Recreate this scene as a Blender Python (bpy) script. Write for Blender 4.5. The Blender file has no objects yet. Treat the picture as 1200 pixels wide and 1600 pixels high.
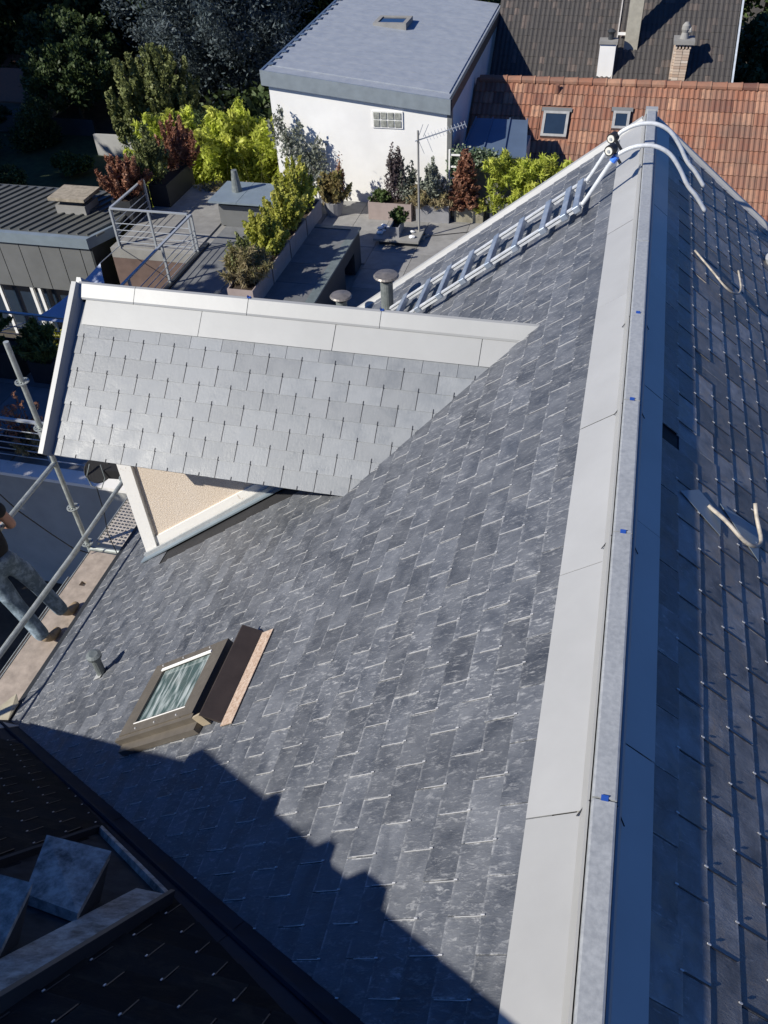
import bpy, bmesh, math, random
import numpy as np
from mathutils import Vector, Matrix
random.seed(7)
rng = np.random.default_rng(7)
scene = bpy.context.scene
COL = scene.collection

# ------------------------------------------------------------------ camera, world, sun, exposure
cam_d = bpy.data.cameras.new('camera')
cam = bpy.data.objects.new('camera', cam_d); COL.objects.link(cam)
cam_d.sensor_fit = 'VERTICAL'; cam_d.sensor_height = 36.0
cam_d.lens = 36.0 * 1295.94 / 1600.0
cam_d.clip_start = 0.05; cam_d.clip_end = 600
RC = ((0.96777036, 0.24853206, -0.04064913), (0.14167051, -0.67073366, -0.72804246), (-0.20820663, 0.69881913, -0.68432582))
cam.matrix_world = Matrix(((RC[0][0], -RC[1][0], -RC[2][0], 0.0), (RC[0][1], -RC[1][1], -RC[2][1], 0.0),
                           (RC[0][2], -RC[1][2], -RC[2][2], 12.5), (0, 0, 0, 1)))
scene.camera = cam
SUN = Vector((-0.598, -0.534, 0.588)).normalized()
SUN_EL = math.asin(SUN.z); SUN_AZ = math.atan2(SUN.x, SUN.y)
world = bpy.data.worlds.new('World'); scene.world = world; world.use_nodes = True
wn = world.node_tree.nodes; wl = world.node_tree.links
bg = wn['Background']
sky = wn.new('ShaderNodeTexSky'); sky.sky_type = 'NISHITA'; sky.sun_disc = False
sky.sun_elevation = SUN_EL; sky.sun_rotation = SUN_AZ % (2 * math.pi)
sky.ozone_density = 6.0; sky.air_density = 1.0; sky.dust_density = 0.2
deep = wn.new('ShaderNodeMix'); deep.data_type = 'RGBA'; deep.blend_type = 'MULTIPLY'; deep.inputs[0].default_value = 1.0
wl.new(sky.outputs[0], deep.inputs[6]); deep.inputs[7].default_value = (0.42, 0.78, 1.36, 1.0)      # a deep clear morning blue
wl.new(deep.outputs[2], bg.inputs[0]); bg.inputs[1].default_value = 0.062
sd = bpy.data.lights.new('sun', 'SUN'); sd.energy = 5.0; sd.angle = math.radians(0.53); sd.color = (1.0, 0.95, 0.85)
sun = bpy.data.objects.new('sun', sd); COL.objects.link(sun)
sun.rotation_euler = SUN.to_track_quat('Z', 'Y').to_euler(); sun.location = (0, 0, 40)
scene.view_settings.view_transform = 'Standard'; scene.view_settings.look = 'None'
scene.view_settings.exposure = 0.2; scene.view_settings.gamma = 1.0
scene.view_settings.use_curve_mapping = False
scene.render.engine = 'CYCLES'
scene.cycles.max_bounces = 5

# ------------------------------------------------------------------ object helpers
ORG = {}
def V(*a): return Vector(a[0]) if len(a) == 1 else Vector(a)
def tag(o, label=None, cat=None, group=None, kind=None):
    if label: o['label'] = label
    if cat: o['category'] = cat
    if group: o['group'] = group
    if kind: o['kind'] = kind
    return o
def empty(name, loc, label=None, cat=None, group=None):
    o = bpy.data.objects.new(name, None); COL.objects.link(o); o.location = loc
    o.empty_display_size = 0.2
    ORG[o.name] = Vector(loc)
    return tag(o, label, cat, group)
def link(name, me, parent=None, loc=None, M=None):
    """loc/M are in world space; mesh already local to it"""
    o = bpy.data.objects.new(name, me); COL.objects.link(o)
    w = Vector(loc) if loc is not None else (M.translation.copy() if M is not None else Vector((0, 0, 0)))
    ORG[o.name] = w
    b = (M.copy() if M is not None else Matrix.Identity(4)); b.translation = w - (ORG[parent.name] if parent else Vector((0, 0, 0)))
    o.matrix_basis = b
    if parent: o.parent = parent
    return o

class MB:
    def __init__(s): s.v = []; s.f = []; s.m = []; s.r = []; s.loc = None
    def add(s, vs, fs, mi=0, r=None):
        n = len(s.v); s.v += [tuple(v) for v in vs]
        r = random.random() if r is None else r
        for f in fs: s.f.append(tuple(i + n for i in f)); s.m.append(mi); s.r.append(r)
    def box(s, c, size, rot=None, mi=0, r=None, taper=1.0):
        hx, hy, hz = size[0] / 2, size[1] / 2, size[2] / 2
        vs = [Vector((sx * hx * (taper if sz > 0 else 1), sy * hy * (taper if sz > 0 else 1), sz * hz)) for sx in (-1, 1) for sy in (-1, 1) for sz in (-1, 1)]
        if rot is not None: vs = [rot @ v for v in vs]
        c = Vector(c); vs = [v + c for v in vs]
        s.add(vs, [(0, 1, 3, 2), (4, 6, 7, 5), (0, 4, 5, 1), (2, 3, 7, 6), (0, 2, 6, 4), (1, 5, 7, 3)], mi, r)
    def bb(s, x0, x1, y0, y1, z0, z1, mi=0, r=None):
        s.box(((x0 + x1) / 2, (y0 + y1) / 2, (z0 + z1) / 2), (x1 - x0, y1 - y0, z1 - z0), None, mi, r)
    def prism(s, poly, d, mi=0, r=None):
        n = len(poly); d = Vector(d); poly = [Vector(p) for p in poly]
        vs = poly + [p + d for p in poly]
        fs = [tuple(range(n - 1, -1, -1)), tuple(range(n, 2 * n))] + [(i, (i + 1) % n, n + (i + 1) % n, n + i) for i in range(n)]
        s.add(vs, fs, mi, r)
    def tube(s, pts, rad, n=8, mi=0, caps=True, r=None, flat=None):
        pts = [Vector(p) for p in pts]; rads = rad if isinstance(rad, (list, tuple)) else [rad] * len(pts)
        vs = []; up = None
        for i, p in enumerate(pts):
            a = pts[max(0, i - 1)]; b = pts[min(len(pts) - 1, i + 1)]; t = (b - a).normalized()
            if up is None:
                up = t.cross(Vector((0, 0, 1)) if abs(t.z) < 0.9 else Vector((1, 0, 0))).normalized()
            else:
                up = (up - t * up.dot(t)).normalized()
            w = t.cross(up)
            for k in range(n):
                an = 2 * math.pi * (k + .5) / n
                vs.append(p + (up * math.cos(an) + w * math.sin(an)) * rads[i])
        fs = []
        for i in range(len(pts) - 1):
            for k in range(n):
                k2 = (k + 1) % n
                fs.append((i * n + k, i * n + k2, (i + 1) * n + k2, (i + 1) * n + k))
        if caps: fs += [tuple(range(n - 1, -1, -1)), tuple(range((len(pts) - 1) * n, len(pts) * n))]
        s.add(vs, fs, mi, r)
    def bar(s, a, b, w, h, mi=0, up=(0, 0, 1)):
        a = Vector(a); b = Vector(b); t = (b - a); L = t.length; t.normalize()
        sd_ = t.cross(Vector(up)).normalized(); u = sd_.cross(t)
        rot = Matrix((sd_, t, u)).transposed()
        s.box((a + b) / 2, (w, L, h), rot, mi)
    def disc(s, c, ax, r0, r1, h, n=14, mi=0):
        ax = Vector(ax).normalized(); s.tube([Vector(c), Vector(c) + ax * h], [r0, r1], n, mi)
    def build(s, name, mats, parent=None, loc=None, smooth=False, M=None, label=None):
        w = Vector(loc) if loc is not None else (ORG[parent.name] if parent else Vector((0, 0, 0)))
        me = bpy.data.meshes.new(name)
        me.from_pydata([tuple(Vector(v) - w) for v in s.v], [], s.f)
        for m in (mats if isinstance(mats, (list, tuple)) else [mats]): me.materials.append(m)
        me.polygons.foreach_set('material_index', s.m)
        at = me.attributes.new('rnd', 'FLOAT', 'FACE'); at.data.foreach_set('value', s.r)
        if s.loc: a2 = me.attributes.new('cell', 'FLOAT_VECTOR', 'POINT'); a2.data.foreach_set('vector', [c for v in s.loc for c in v])
        bm = bmesh.new(); bm.from_mesh(me); bmesh.ops.recalc_face_normals(bm, faces=bm.faces); bm.to_mesh(me); bm.free()
        if smooth: me.shade_smooth()
        o = link(name, me, parent, loc=w)
        if label: o['label'] = label
        return o
def bevel(o, w=0.004, seg=1):
    m = o.modifiers.new('bevel', 'BEVEL'); m.width = w; m.segments = seg; m.limit_method = 'ANGLE'; m.angle_limit = math.radians(40)
    return o

# ------------------------------------------------------------------ material helpers
def lin(r, g, b): return (r, g, b, 1.0)
class NT:
    def __init__(s, name):
        s.mat = bpy.data.materials.new(name); s.mat.use_nodes = True
        s.n = s.mat.node_tree.nodes; s.l = s.mat.node_tree.links; s.b = s.n['Principled BSDF']
    def new(s, t, **k):
        n = s.n.new(t)
        for a, b in k.items(): setattr(n, a, b)
        return n
    def set(s, inp, v):
        if hasattr(v, 'links'): s.l.new(v, inp)
        else: inp.default_value = v
    def math(s, op, a, b=0.0, clamp=False):
        n = s.new('ShaderNodeMath', operation=op); n.use_clamp = clamp; s.set(n.inputs[0], a); s.set(n.inputs[1], b); return n.outputs[0]
    def vmath(s, op, a, b):
        n = s.new('ShaderNodeVectorMath', operation=op); s.set(n.inputs[0], a); s.set(n.inputs[1], b); return n.outputs[0]
    def rnd(s):
        a = s.new('ShaderNodeAttribute', attribute_name='rnd'); o = s.new('ShaderNodeObjectInfo')
        return s.math('FRACT', s.math('ADD', a.outputs['Fac'], o.outputs['Random']))
    def pos(s, scale=(1, 1, 1), jitter=0.0, rot=(0, 0, 0)):
        g = s.new('ShaderNodeNewGeometry').outputs['Position']
        if jitter:
            c = s.new('ShaderNodeCombineXYZ'); r = s.math('MULTIPLY', s.rnd(), jitter)
            for i in range(3): s.l.new(r, c.inputs[i])
            g = s.vmath('ADD', g, c.outputs[0])
        m = s.new('ShaderNodeMapping'); m.vector_type = 'POINT'; s.l.new(g, m.inputs[0]); m.inputs['Scale'].default_value = scale; m.inputs['Rotation'].default_value = rot
        return m.outputs[0]
    def noise(s, vec, scale, detail=4, rough=.55, dist=0.0):
        n = s.new('ShaderNodeTexNoise'); s.l.new(vec, n.inputs['Vector']); n.inputs['Scale'].default_value = scale
        n.inputs['Detail'].default_value = detail; n.inputs['Roughness'].default_value = rough; n.inputs['Distortion'].default_value = dist
        return n.outputs['Fac']
    def ramp(s, f, lo, hi, a=0.0, b=1.0):
        n = s.new('ShaderNodeMapRange'); s.set(n.inputs['Value'], f)
        for k, v in (('From Min', lo), ('From Max', hi), ('To Min', a), ('To Max', b)): n.inputs[k].default_value = v
        return n.outputs[0]
    def mix(s, f, a, b, mode='MIX'):
        n = s.new('ShaderNodeMix', data_type='RGBA', blend_type=mode); s.set(n.inputs[0], f); s.set(n.inputs[6], a); s.set(n.inputs[7], b); return n.outputs[2]
    def bump(s, h, strength, dist=.01):
        n = s.new('ShaderNodeBump'); n.inputs['Strength'].default_value = strength; n.inputs['Distance'].default_value = dist; s.l.new(h, n.inputs['Height'])
        s.l.new(n.outputs[0], s.b.inputs['Normal'])
    def done(s, col, rough=.6, metal=0.0, spec=.5):
        s.set(s.b.inputs['Base Color'], col); s.set(s.b.inputs['Roughness'], rough); s.set(s.b.inputs['Metallic'], metal)
        s.b.inputs['Specular IOR Level'].default_value = spec
        return s.mat

def simple(name, c, rough=.6, metal=0.0, var=.15, scale=8.0, bump=.0, bscale=60, spec=.5, jit=0.0, rv=0.0, detail=5):
    t = NT(name); p = t.pos(jitter=jit)
    n = t.noise(p, scale, detail, .6)
    f = t.ramp(n, .3, .7, 1 - var, 1 + var)
    if rv: f = t.math('MULTIPLY', f, t.ramp(t.rnd(), 0, 1, 1 - rv, 1 + rv))
    col = t.mix(1.0, lin(*c), t.comb(f) if hasattr(t, 'comb') else f, 'MULTIPLY')
    if bump: t.bump(t.noise(p, bscale, 4, .6), bump, .004)
    return t.done(col, rough, metal, spec)

def slate_mat(name, dark, light, scuff, scuff_amt, streak=(2.2, 16, 2.2), rv=.2, rough=.5, bump=.6, blotch=None, mott=9.0, spec=.5, lo=.56, hi=.72, edge=.55):
    t = NT(name)
    p = t.pos(jitter=31.0); ps = t.pos(scale=streak, jitter=31.0); pf = t.pos(scale=(6, 16, 6), jitter=31.0)
    n1 = t.noise(p, mott, 5, .62, .4)
    col = t.mix(t.ramp(n1, .3, .7), lin(*dark), lin(*light))
    n2 = t.noise(ps, 6.0, 6, .72, .6)
    n2 = t.math('ADD', t.math('MULTIPLY', n2, .6), t.math('MULTIPLY', t.noise(pf, 5.0, 5, .75, 1.2), .4))
    wide = t.noise(t.pos(), 1.3, 3, .5)
    m = t.math('MULTIPLY', t.ramp(n2, lo, hi), t.ramp(wide, .3, .65, .25, 1.0), True)
    m = t.math('MULTIPLY', m, scuff_amt)
    ca = t.new('ShaderNodeAttribute', attribute_name='cell'); sp_ = t.new('ShaderNodeSeparateXYZ'); t.l.new(ca.outputs['Vector'], sp_.inputs[0])
    tl = t.ramp(sp_.outputs[1], .002, .011, 1, 0); sd2 = t.ramp(t.math('ABSOLUTE', sp_.outputs[0]), .1035, .109, 0, 1)
    ed = t.math('MULTIPLY', t.math('MAXIMUM', t.math('MULTIPLY', tl, .6), sd2), sp_.outputs[2])
    ed = t.math('MULTIPLY', ed, t.ramp(t.noise(p, 26, 5, .75), .46, .66), True)
    m = t.math('MAXIMUM', m, t.math('MULTIPLY', ed, edge), True)
    col = t.mix(m, col, lin(*scuff))
    if blotch:
        n3 = t.noise(p, 5.0, 5, .65, .8)
        col = t.mix(t.ramp(n3, .52, .66, 0, .8), col, lin(*blotch))
    f = t.ramp(t.rnd(), 0, 1, 1 - rv, 1 + rv)
    col = t.mix(1.0, col, f, 'MULTIPLY')
    hgt = t.math('ADD', t.math('MULTIPLY', n2, .8), t.math('MULTIPLY', n1, .6))
    t.bump(hgt, bump, .006)
    r = t.ramp(n1, .3, .7, rough - .1, rough + .15)
    return t.done(col, r, 0.0, spec)

M_slate = slate_mat('weathered slate', (.056, .063, .077), (.148, .157, .174), (.60, .60, .59), .82, streak=(3.2, 9, 3.2), rv=.17, rough=.5, bump=.9, lo=.52, hi=.70, mott=5.5, edge=.8)
M_slate_d = slate_mat('new grey slate', (.185, .20, .216), (.24, .254, .268), (.38, .38, .38), .6, edge=.25, streak=(12, 3.5, 3.5), rv=.11, rough=.42, bump=.4, mott=6, lo=.6, hi=.75)
M_slate_r = slate_mat('old dark slate', (.085, .088, .094), (.27, .27, .27), (.62, .60, .57), .9, streak=(2.5, 9, 2.5), rv=.35, rough=.5, bump=.7, blotch=(.24, .205, .17))  # pale scuffs, strengthened to stand in for dappled tree light
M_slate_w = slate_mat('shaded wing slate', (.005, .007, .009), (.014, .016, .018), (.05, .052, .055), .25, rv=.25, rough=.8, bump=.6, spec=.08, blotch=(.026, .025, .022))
M_zinc = simple('pale zinc sheet', (.41, .41, .40), .5, .1, .07, 2.2, .35, 5, jit=5, rv=.05)
M_zinc_t = simple('dormer zinc sheet', (.345, .35, .345), .5, .1, .05, 2.0, .3, 5, jit=4, rv=.04)
def galv(name, a, b, sc=26, rough=.45, metal=.35, spec=.5):
    t = NT(name); p = t.pos(); n = t.noise(p, sc, 6, .7, .15); n2 = t.noise(p, 6, 3)
    col = t.mix(t.ramp(t.math('ADD', n, t.math('MULTIPLY', n2, .4)), .5, .85), lin(*a), lin(*b)); t.bump(n, .1, .003)
    return t.done(col, t.ramp(n, .3, .7, rough - .1, rough + .15), metal, spec)
M_galv = galv('galvanised ridge cap', (.30, .315, .325), (.41, .425, .43), 60, .5, .1)
M_galvp = galv('galvanised scaffold tube', (.30, .33, .31), (.46, .49, .47), 18)
M_valley = galv('dark lead valley', (.010, .015, .025), (.022, .03, .045), 7, .7, .0, .1)
M_oldzinc = galv('scuffed old zinc', (.06, .055, .05), (.46, .43, .38), 20, .7, .0)
M_steel = simple('steel slate hook', (.55, .55, .55), .4, .15, .1, 20)
M_hookd = simple('dark slate hook', (.03, .03, .035), .5, .2, .1, 20)
M_blue = simple('blue clip', (.02, .08, .35), .5, 0, .1)
M_alu = galv('aluminium ladder', (.50, .52, .54), (.70, .72, .73), 22, .4, .12)
M_alud = galv('aluminium rung', (.28, .34, .42), (.42, .47, .54), 12, .4, .5)
M_rubber = simple('black rubber', (.015, .015, .016), .6, 0, .2)
M_whitepl = simple('white plastic', (.7, .68, .6), .4, 0, .05)
M_white = simple('white render wall', (.82, .815, .79), .85, 0, .07, .9, .25, 30)
M_cream = None
t = NT('cream roughcast'); p = t.pos(); n = t.noise(p, 95, 5, .75); n2 = t.noise(p, 3, 4)
col = t.mix(t.ramp(n, .35, .65), lin(.56, .44, .33), lin(.86, .76, .64)); col = t.mix(t.ramp(n2, .4, .7, 0, .3), col, lin(.74, .66, .58)); t.bump(n, .8, .012); M_cream = t.done(col, .9)
t = NT('chipped white paint'); p = t.pos(); n = t.noise(p, 12, 6, .75); col = t.mix(t.ramp(n, .62, .68), lin(.78, .76, .72), lin(.45, .36, .27)); t.bump(n, .3, .01); M_chip = t.done(col, .8)
M_bronze = simple('brown skylight metal', (.17, .15, .125), .4, .3, .12, 12, .05)
M_bronzed = simple('dark brown flashing', (.055, .042, .036), .5, .2, .15, 12)
t = NT('weathered board strip'); p = t.pos(); n = t.noise(p, 60, 6, .8); col = t.mix(t.ramp(n, .35, .65), lin(.32, .2, .13), lin(.62, .5, .4)); t.bump(n, .6, .006); M_board = t.done(col, .85)
t = NT('skylight glass'); p = t.pos(scale=(26, 5, 26)); n = t.noise(p, 1.3, 3, .5, .3); col = t.mix(t.ramp(n, .42, .78), lin(.07, .11, .11), lin(.62, .68, .68)); M_glass_s = t.done(col, .12, 0, .8)  # pale streaks painted into the colour in place of a reflection
M_glass = simple('dark window glass', (.02, .035, .06), .08, 0, .1, 3, spec=.8)
M_glassb = simple('glass block', (.30, .31, .28), .15, 0, .35, 14, .3, 30)
M_wood = simple('scaffold plywood deck', (.36, .30, .25), .8, 0, .25, 9, .3, 60)
M_deckst = simple('perforated steel deck', (.52, .47, .41), .6, .2, .15, 14, .1)
M_conc = simple('grey concrete', (.26, .255, .24), .85, 0, .15, 2.5, .2, 50)
M_concw = simple('grey rendered wall', (.36, .36, .345), .9, 0, .12, 1.5, .15, 60)
M_pave = simple('terrace paver', (.25, .245, .235), .8, 0, .16, 4, .15, 70, jit=9, rv=.14)
M_paved = simple('dark terrace paver', (.15, .155, .16), .75, 0, .16, 4, .15, 70, jit=9, rv=.12)
M_anth = simple('anthracite cladding', (.17, .175, .175), .55, .2, .1, 2)
M_anthd = simple('dark anthracite metal', (.045, .05, .055), .55, .2, .15, 3)
M_roofm = simple('ribbed metal roof', (.13, .135, .125), .5, .3, .15, 2)
M_fascia = simple('blue grey fascia', (.22, .27, .31), .5, .2, .1, 3)
M_felt = galv('white building roofing', (.27, .30, .345), (.33, .36, .40), 3.2, .6, .0)
M_blueroof = simple('blue grey standing seam', (.12, .17, .25), .45, .3, .08, 2)
M_planter = simple('taupe planter', (.33, .27, .25), .7, 0, .1, 5)
M_planterg = simple('grey planter', (.26, .26, .27), .7, 0, .12, 5)
M_planterd = simple('black planter', (.02, .022, .026), .6, 0, .2, 5)
M_soil = simple('potting soil', (.045, .03, .02), .95, 0, .3, 30, .5, 60)
M_rail = simple('grey railing steel', (.42, .45, .48), .45, .3, .08, 6)
M_brownw = simple('brown rendered wall', (.14, .095, .08), .85, 0, .2, 3, .2, 40)  # brown darkened to stand in for the shadow on this wall
M_sail = simple('blue grey shade sail', (.38, .43, .55), .8, 0, .08, 3)
M_pipe = galv('grey vent pipe', (.12, .14, .14), (.22, .24, .235), 14, .5, .2)
M_cowl = galv('bronze grey cowl', (.14, .13, .12), (.24, .22, .205), 20, .45, .3)
def tile_mat(name, cols, dirt, rough=.75):
    t = NT(name); p = t.pos(jitter=13); n = t.noise(p, 7, 6, .7)
    r = t.new('ShaderNodeValToRGB'); t.l.new(t.rnd(), r.inputs[0]); e = r.color_ramp.elements
    e[0].color = lin(*cols[0]); e[0].position = 0; e[1].color = lin(*cols[-1]); e[1].position = 1
    for i, c in enumerate(cols[1:-1]):
        x = e.new((i + 1) / (len(cols) - 1)); x.color = lin(*c)
    col = t.mix(t.ramp(n, .5, .72, 0, .7), r.outputs[0], lin(*dirt))
    big = t.noise(t.pos(), .9, 3); col = t.mix(t.ramp(big, .5, .72, 0, .55), col, lin(*dirt)); t.bump(n, .3, .01)
    return t.done(col, rough)
M_tile = tile_mat('red clay tile', [(.14, .062, .045), (.27, .115, .068), (.31, .145, .09), (.22, .11, .075), (.30, .155, .10), (.40, .22, .14)], (.15, .10, .075))
M_tileb = tile_mat('brown concrete tile', [(.05, .045, .043), (.055, .05, .047), (.06, .053, .05), (.052, .048, .046), (.058, .052, .05), (.06, .054, .05), (.056, .05, .047), (.13, .10, .085)], (.05, .046, .043))
M_brick = tile_mat('chimney brick', [(.42, .30, .22), (.55, .44, .34), (.64, .56, .47)], (.45, .38, .32))
M_grass = simple('shaded lawn', (.035, .055, .018), .95, 0, .4, 3, .6, 30)
M_dirt = simple('garden soil', (.07, .06, .045), .95, 0, .4, 2, .6, 30)
M_bark = simple('bark', (.09, .07, .05), .9, 0, .3, 12, .5, 40)
M_black = simple('black cloth', (.012, .012, .013), .9, 0, .3, 20, .3, 90)
t = NT('faded denim'); p = t.pos(); n = t.noise(p, 9, 5, .7); col = t.mix(t.ramp(n, .45, .68), lin(.10, .14, .17), lin(.32, .40, .46)); t.bump(t.noise(p, 25, 4), .6, .012); M_denim = t.done(col, .9)
M_skin = simple('skin', (.42, .22, .15), .5, 0, .08)
M_boot = simple('tan work boot', (.34, .25, .15), .75, 0, .25, 20, .3)
M_hair = simple('dark hair', (.03, .022, .016), .7, 0, .3)
M_batten = simple('dark under-roof felt', (.02, .02, .022), .9, 0, .2)

def leaf_mat(name, a, b, c, trans=.25, rough=.55):
    t = NT(name); r = t.new('ShaderNodeValToRGB'); at = t.new('ShaderNodeAttribute', attribute_name='rnd'); t.l.new(at.outputs['Fac'], r.inputs[0])
    e = r.color_ramp.elements; e[0].color = lin(*a); e[1].color = lin(*c); x = e.new(.5); x.color = lin(*b)
    n = t.noise(t.pos(), 1.6, 3); col = t.mix(1.0, r.outputs[0], t.ramp(n, .3, .7, .7, 1.3), 'MULTIPLY')
    t.done(col, rough, 0, .3)
    tr = t.new('ShaderNodeBsdfTranslucent'); t.l.new(col, tr.inputs[0]); mx = t.new('ShaderNodeMixShader'); mx.inputs[0].default_value = trans
    out = t.n['Material Output']; t.l.new(t.b.outputs[0], mx.inputs[1]); t.l.new(tr.outputs[0], mx.inputs[2]); t.l.new(mx.outputs[0], out.inputs[0])
    return t.mat
L_dark = leaf_mat('dark green leaves', (.03, .05, .018), (.055, .085, .03), (.09, .125, .045))
L_olive = leaf_mat('olive green leaves', (.09, .11, .035), (.16, .185, .065), (.26, .28, .12))
L_bamboo = leaf_mat('yellow green bamboo leaves', (.30, .36, .05), (.48, .54, .08), (.68, .68, .16), .4)
L_yel = leaf_mat('yellow shrub leaves', (.2, .25, .04), (.42, .44, .08), (.60, .56, .16), .4)
L_blue = leaf_mat('blue grey needles', (.05, .07, .08), (.09, .12, .13), (.15, .18, .19))
L_rust = leaf_mat('rust brown leaves', (.14, .055, .035), (.27, .12, .075), (.36, .21, .13))
L_green = leaf_mat('mid green leaves', (.03, .06, .015), (.07, .11, .03), (.12, .16, .06))
L_grey = leaf_mat('grey green leaves', (.10, .12, .09), (.2, .22, .17), (.32, .34, .28))
L_purple = leaf_mat('dull purple leaves', (.05, .035, .04), (.09, .07, .075), (.16, .14, .13))
L_straw = leaf_mat('dry straw leaves', (.22, .17, .09), (.38, .31, .18), (.2, .2, .06))
L_cream = leaf_mat('variegated leaves', (.05, .09, .04), (.12, .18, .10), (.55, .58, .48))

# ------------------------------------------------------------------ ground
g = MB(); g.add([(-300, -300, 0), (300, -300, 0), (300, 400, 0), (-300, 400, 0)], [(0, 1, 2, 3)])
tag(g.build('ground', M_dirt), kind='structure')
g = MB(); g.add([(-30, 24, .02), (-12.5, 24, .02), (-12.5, 34, .02), (-30, 34, .02)], [(0, 1, 2, 3)])
tag(g.build('lawn', M_grass), kind='structure')

# ------------------------------------------------------------------ the slate house
PITCH = math.radians(37.957); CP, SP = math.cos(PITCH), math.sin(PITCH); TA = math.tan(PITCH)
RX, RZ = 0.2269, 10.26
house = empty('slate_house', (-1.8, 3.5, 0), 'house with a dark slate main roof, zinc ridge, small dormer and lower side wing', 'house')

class Slope:
    def __init__(s, o, u, n):
        s.o = Vector(o); s.u = Vector(u).normalized(); s.n = Vector(n).normalized(); s.v = (-s.u).cross(s.n).normalized()
    def P(s, a, b, h=0.0): return s.o + s.u * a + s.v * b + s.n * h
    def M(s, a, b, h=0.0, tilt=0.0):
        x, y, z = s.v, -s.u, s.n
        if tilt:
            c, d = math.cos(tilt), math.sin(tilt); y, z = y * c - z * d, z * c + y * d
        m = Matrix((x, y, z)).transposed().to_4x4(); m.translation = s.P(a, b, h); return m
LS = Slope((RX, 0, RZ), (-CP, 0, -SP), (-SP, 0, CP))      # left slope: v = -Y
RS = Slope((RX, 0, RZ), (CP, 0, -SP), (SP, 0, CP))        # right slope: v = +Y
DP = math.radians(41.3); DZ, DY = 9.819, 4.469
DS = Slope((-3.4, DY, DZ), (0, -math.cos(DP), -math.sin(DP)), (0, -math.sin(DP), math.cos(DP)))   # dormer: v = ?
WP = math.atan(1.371); WY0 = 0.0; WZ0 = 12.5 - .792 * 2.24
WRY, WRZ = -.335, WZ0 + 1.371 * .335
WS = Slope((0, WRY, WRZ), (0, math.cos(WP), -math.sin(WP)), (0, math.sin(WP), math.cos(WP)))
SW, SG, TH, SL = .2195, .2225, .0048, .24
def slate_mesh(i, mats, w=SW):
    r = random.Random(i); b = MB(); n = 5
    tail = [(-w / 2 + w * k / n, (r.random() - .5) * .0022) for k in range(n + 1)]
    poly = [Vector((x, y, 0)) for x, y in tail] + [Vector((w / 2, SL, 0)), Vector((-w / 2, SL, 0))]
    b.prism(poly, (0, 0, TH), 0, 0.0)
    me = bpy.data.meshes.new('slate'); me.from_pydata(b.v, [], b.f)
    me.materials.append(mats)
    bm = bmesh.new(); bm.from_mesh(me); bmesh.ops.recalc_face_normals(bm, faces=bm.faces); bm.to_mesh(me); bm.free()
    return cell_attr(me)
def cell_attr(me):
    a2 = me.attributes.new('cell', 'FLOAT_VECTOR', 'POINT'); a2.data.foreach_set('vector', [c for v in me.vertices for c in (v.co.x, v.co.y, 1.0)]); return me
def clip(poly, planes):
    for (a, b, c) in planes:                  # keep a*x+b*y+c >= 0
        out = []
        for i in range(len(poly)):
            p, q = poly[i], poly[(i + 1) % len(poly)]
            dp, dq = a * p[0] + b * p[1] + c, a * q[0] + b * q[1] + c
            if dp >= 0: out.append(p)
            if dp * dq < 0:
                t_ = dp / (dp - dq); out.append((p[0] + (q[0] - p[0]) * t_, p[1] + (q[1] - p[1]) * t_))
        poly = out
        if not poly: return []
    return poly
CAMP = Vector((0, 0, 12.5))
def in_view(P, m=30):
    d = Vector(P) - CAMP; x = d.dot(Vector(RC[0])); y = d.dot(Vector(RC[1])); z = d.dot(Vector(RC[2]))
    if z <= .05: return False
    px, py = 600 + 1295.94 * x / z, 800 + 1295.94 * y / z
    return -m < px < 1200 + m and -m < py < 1600 + m
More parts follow.
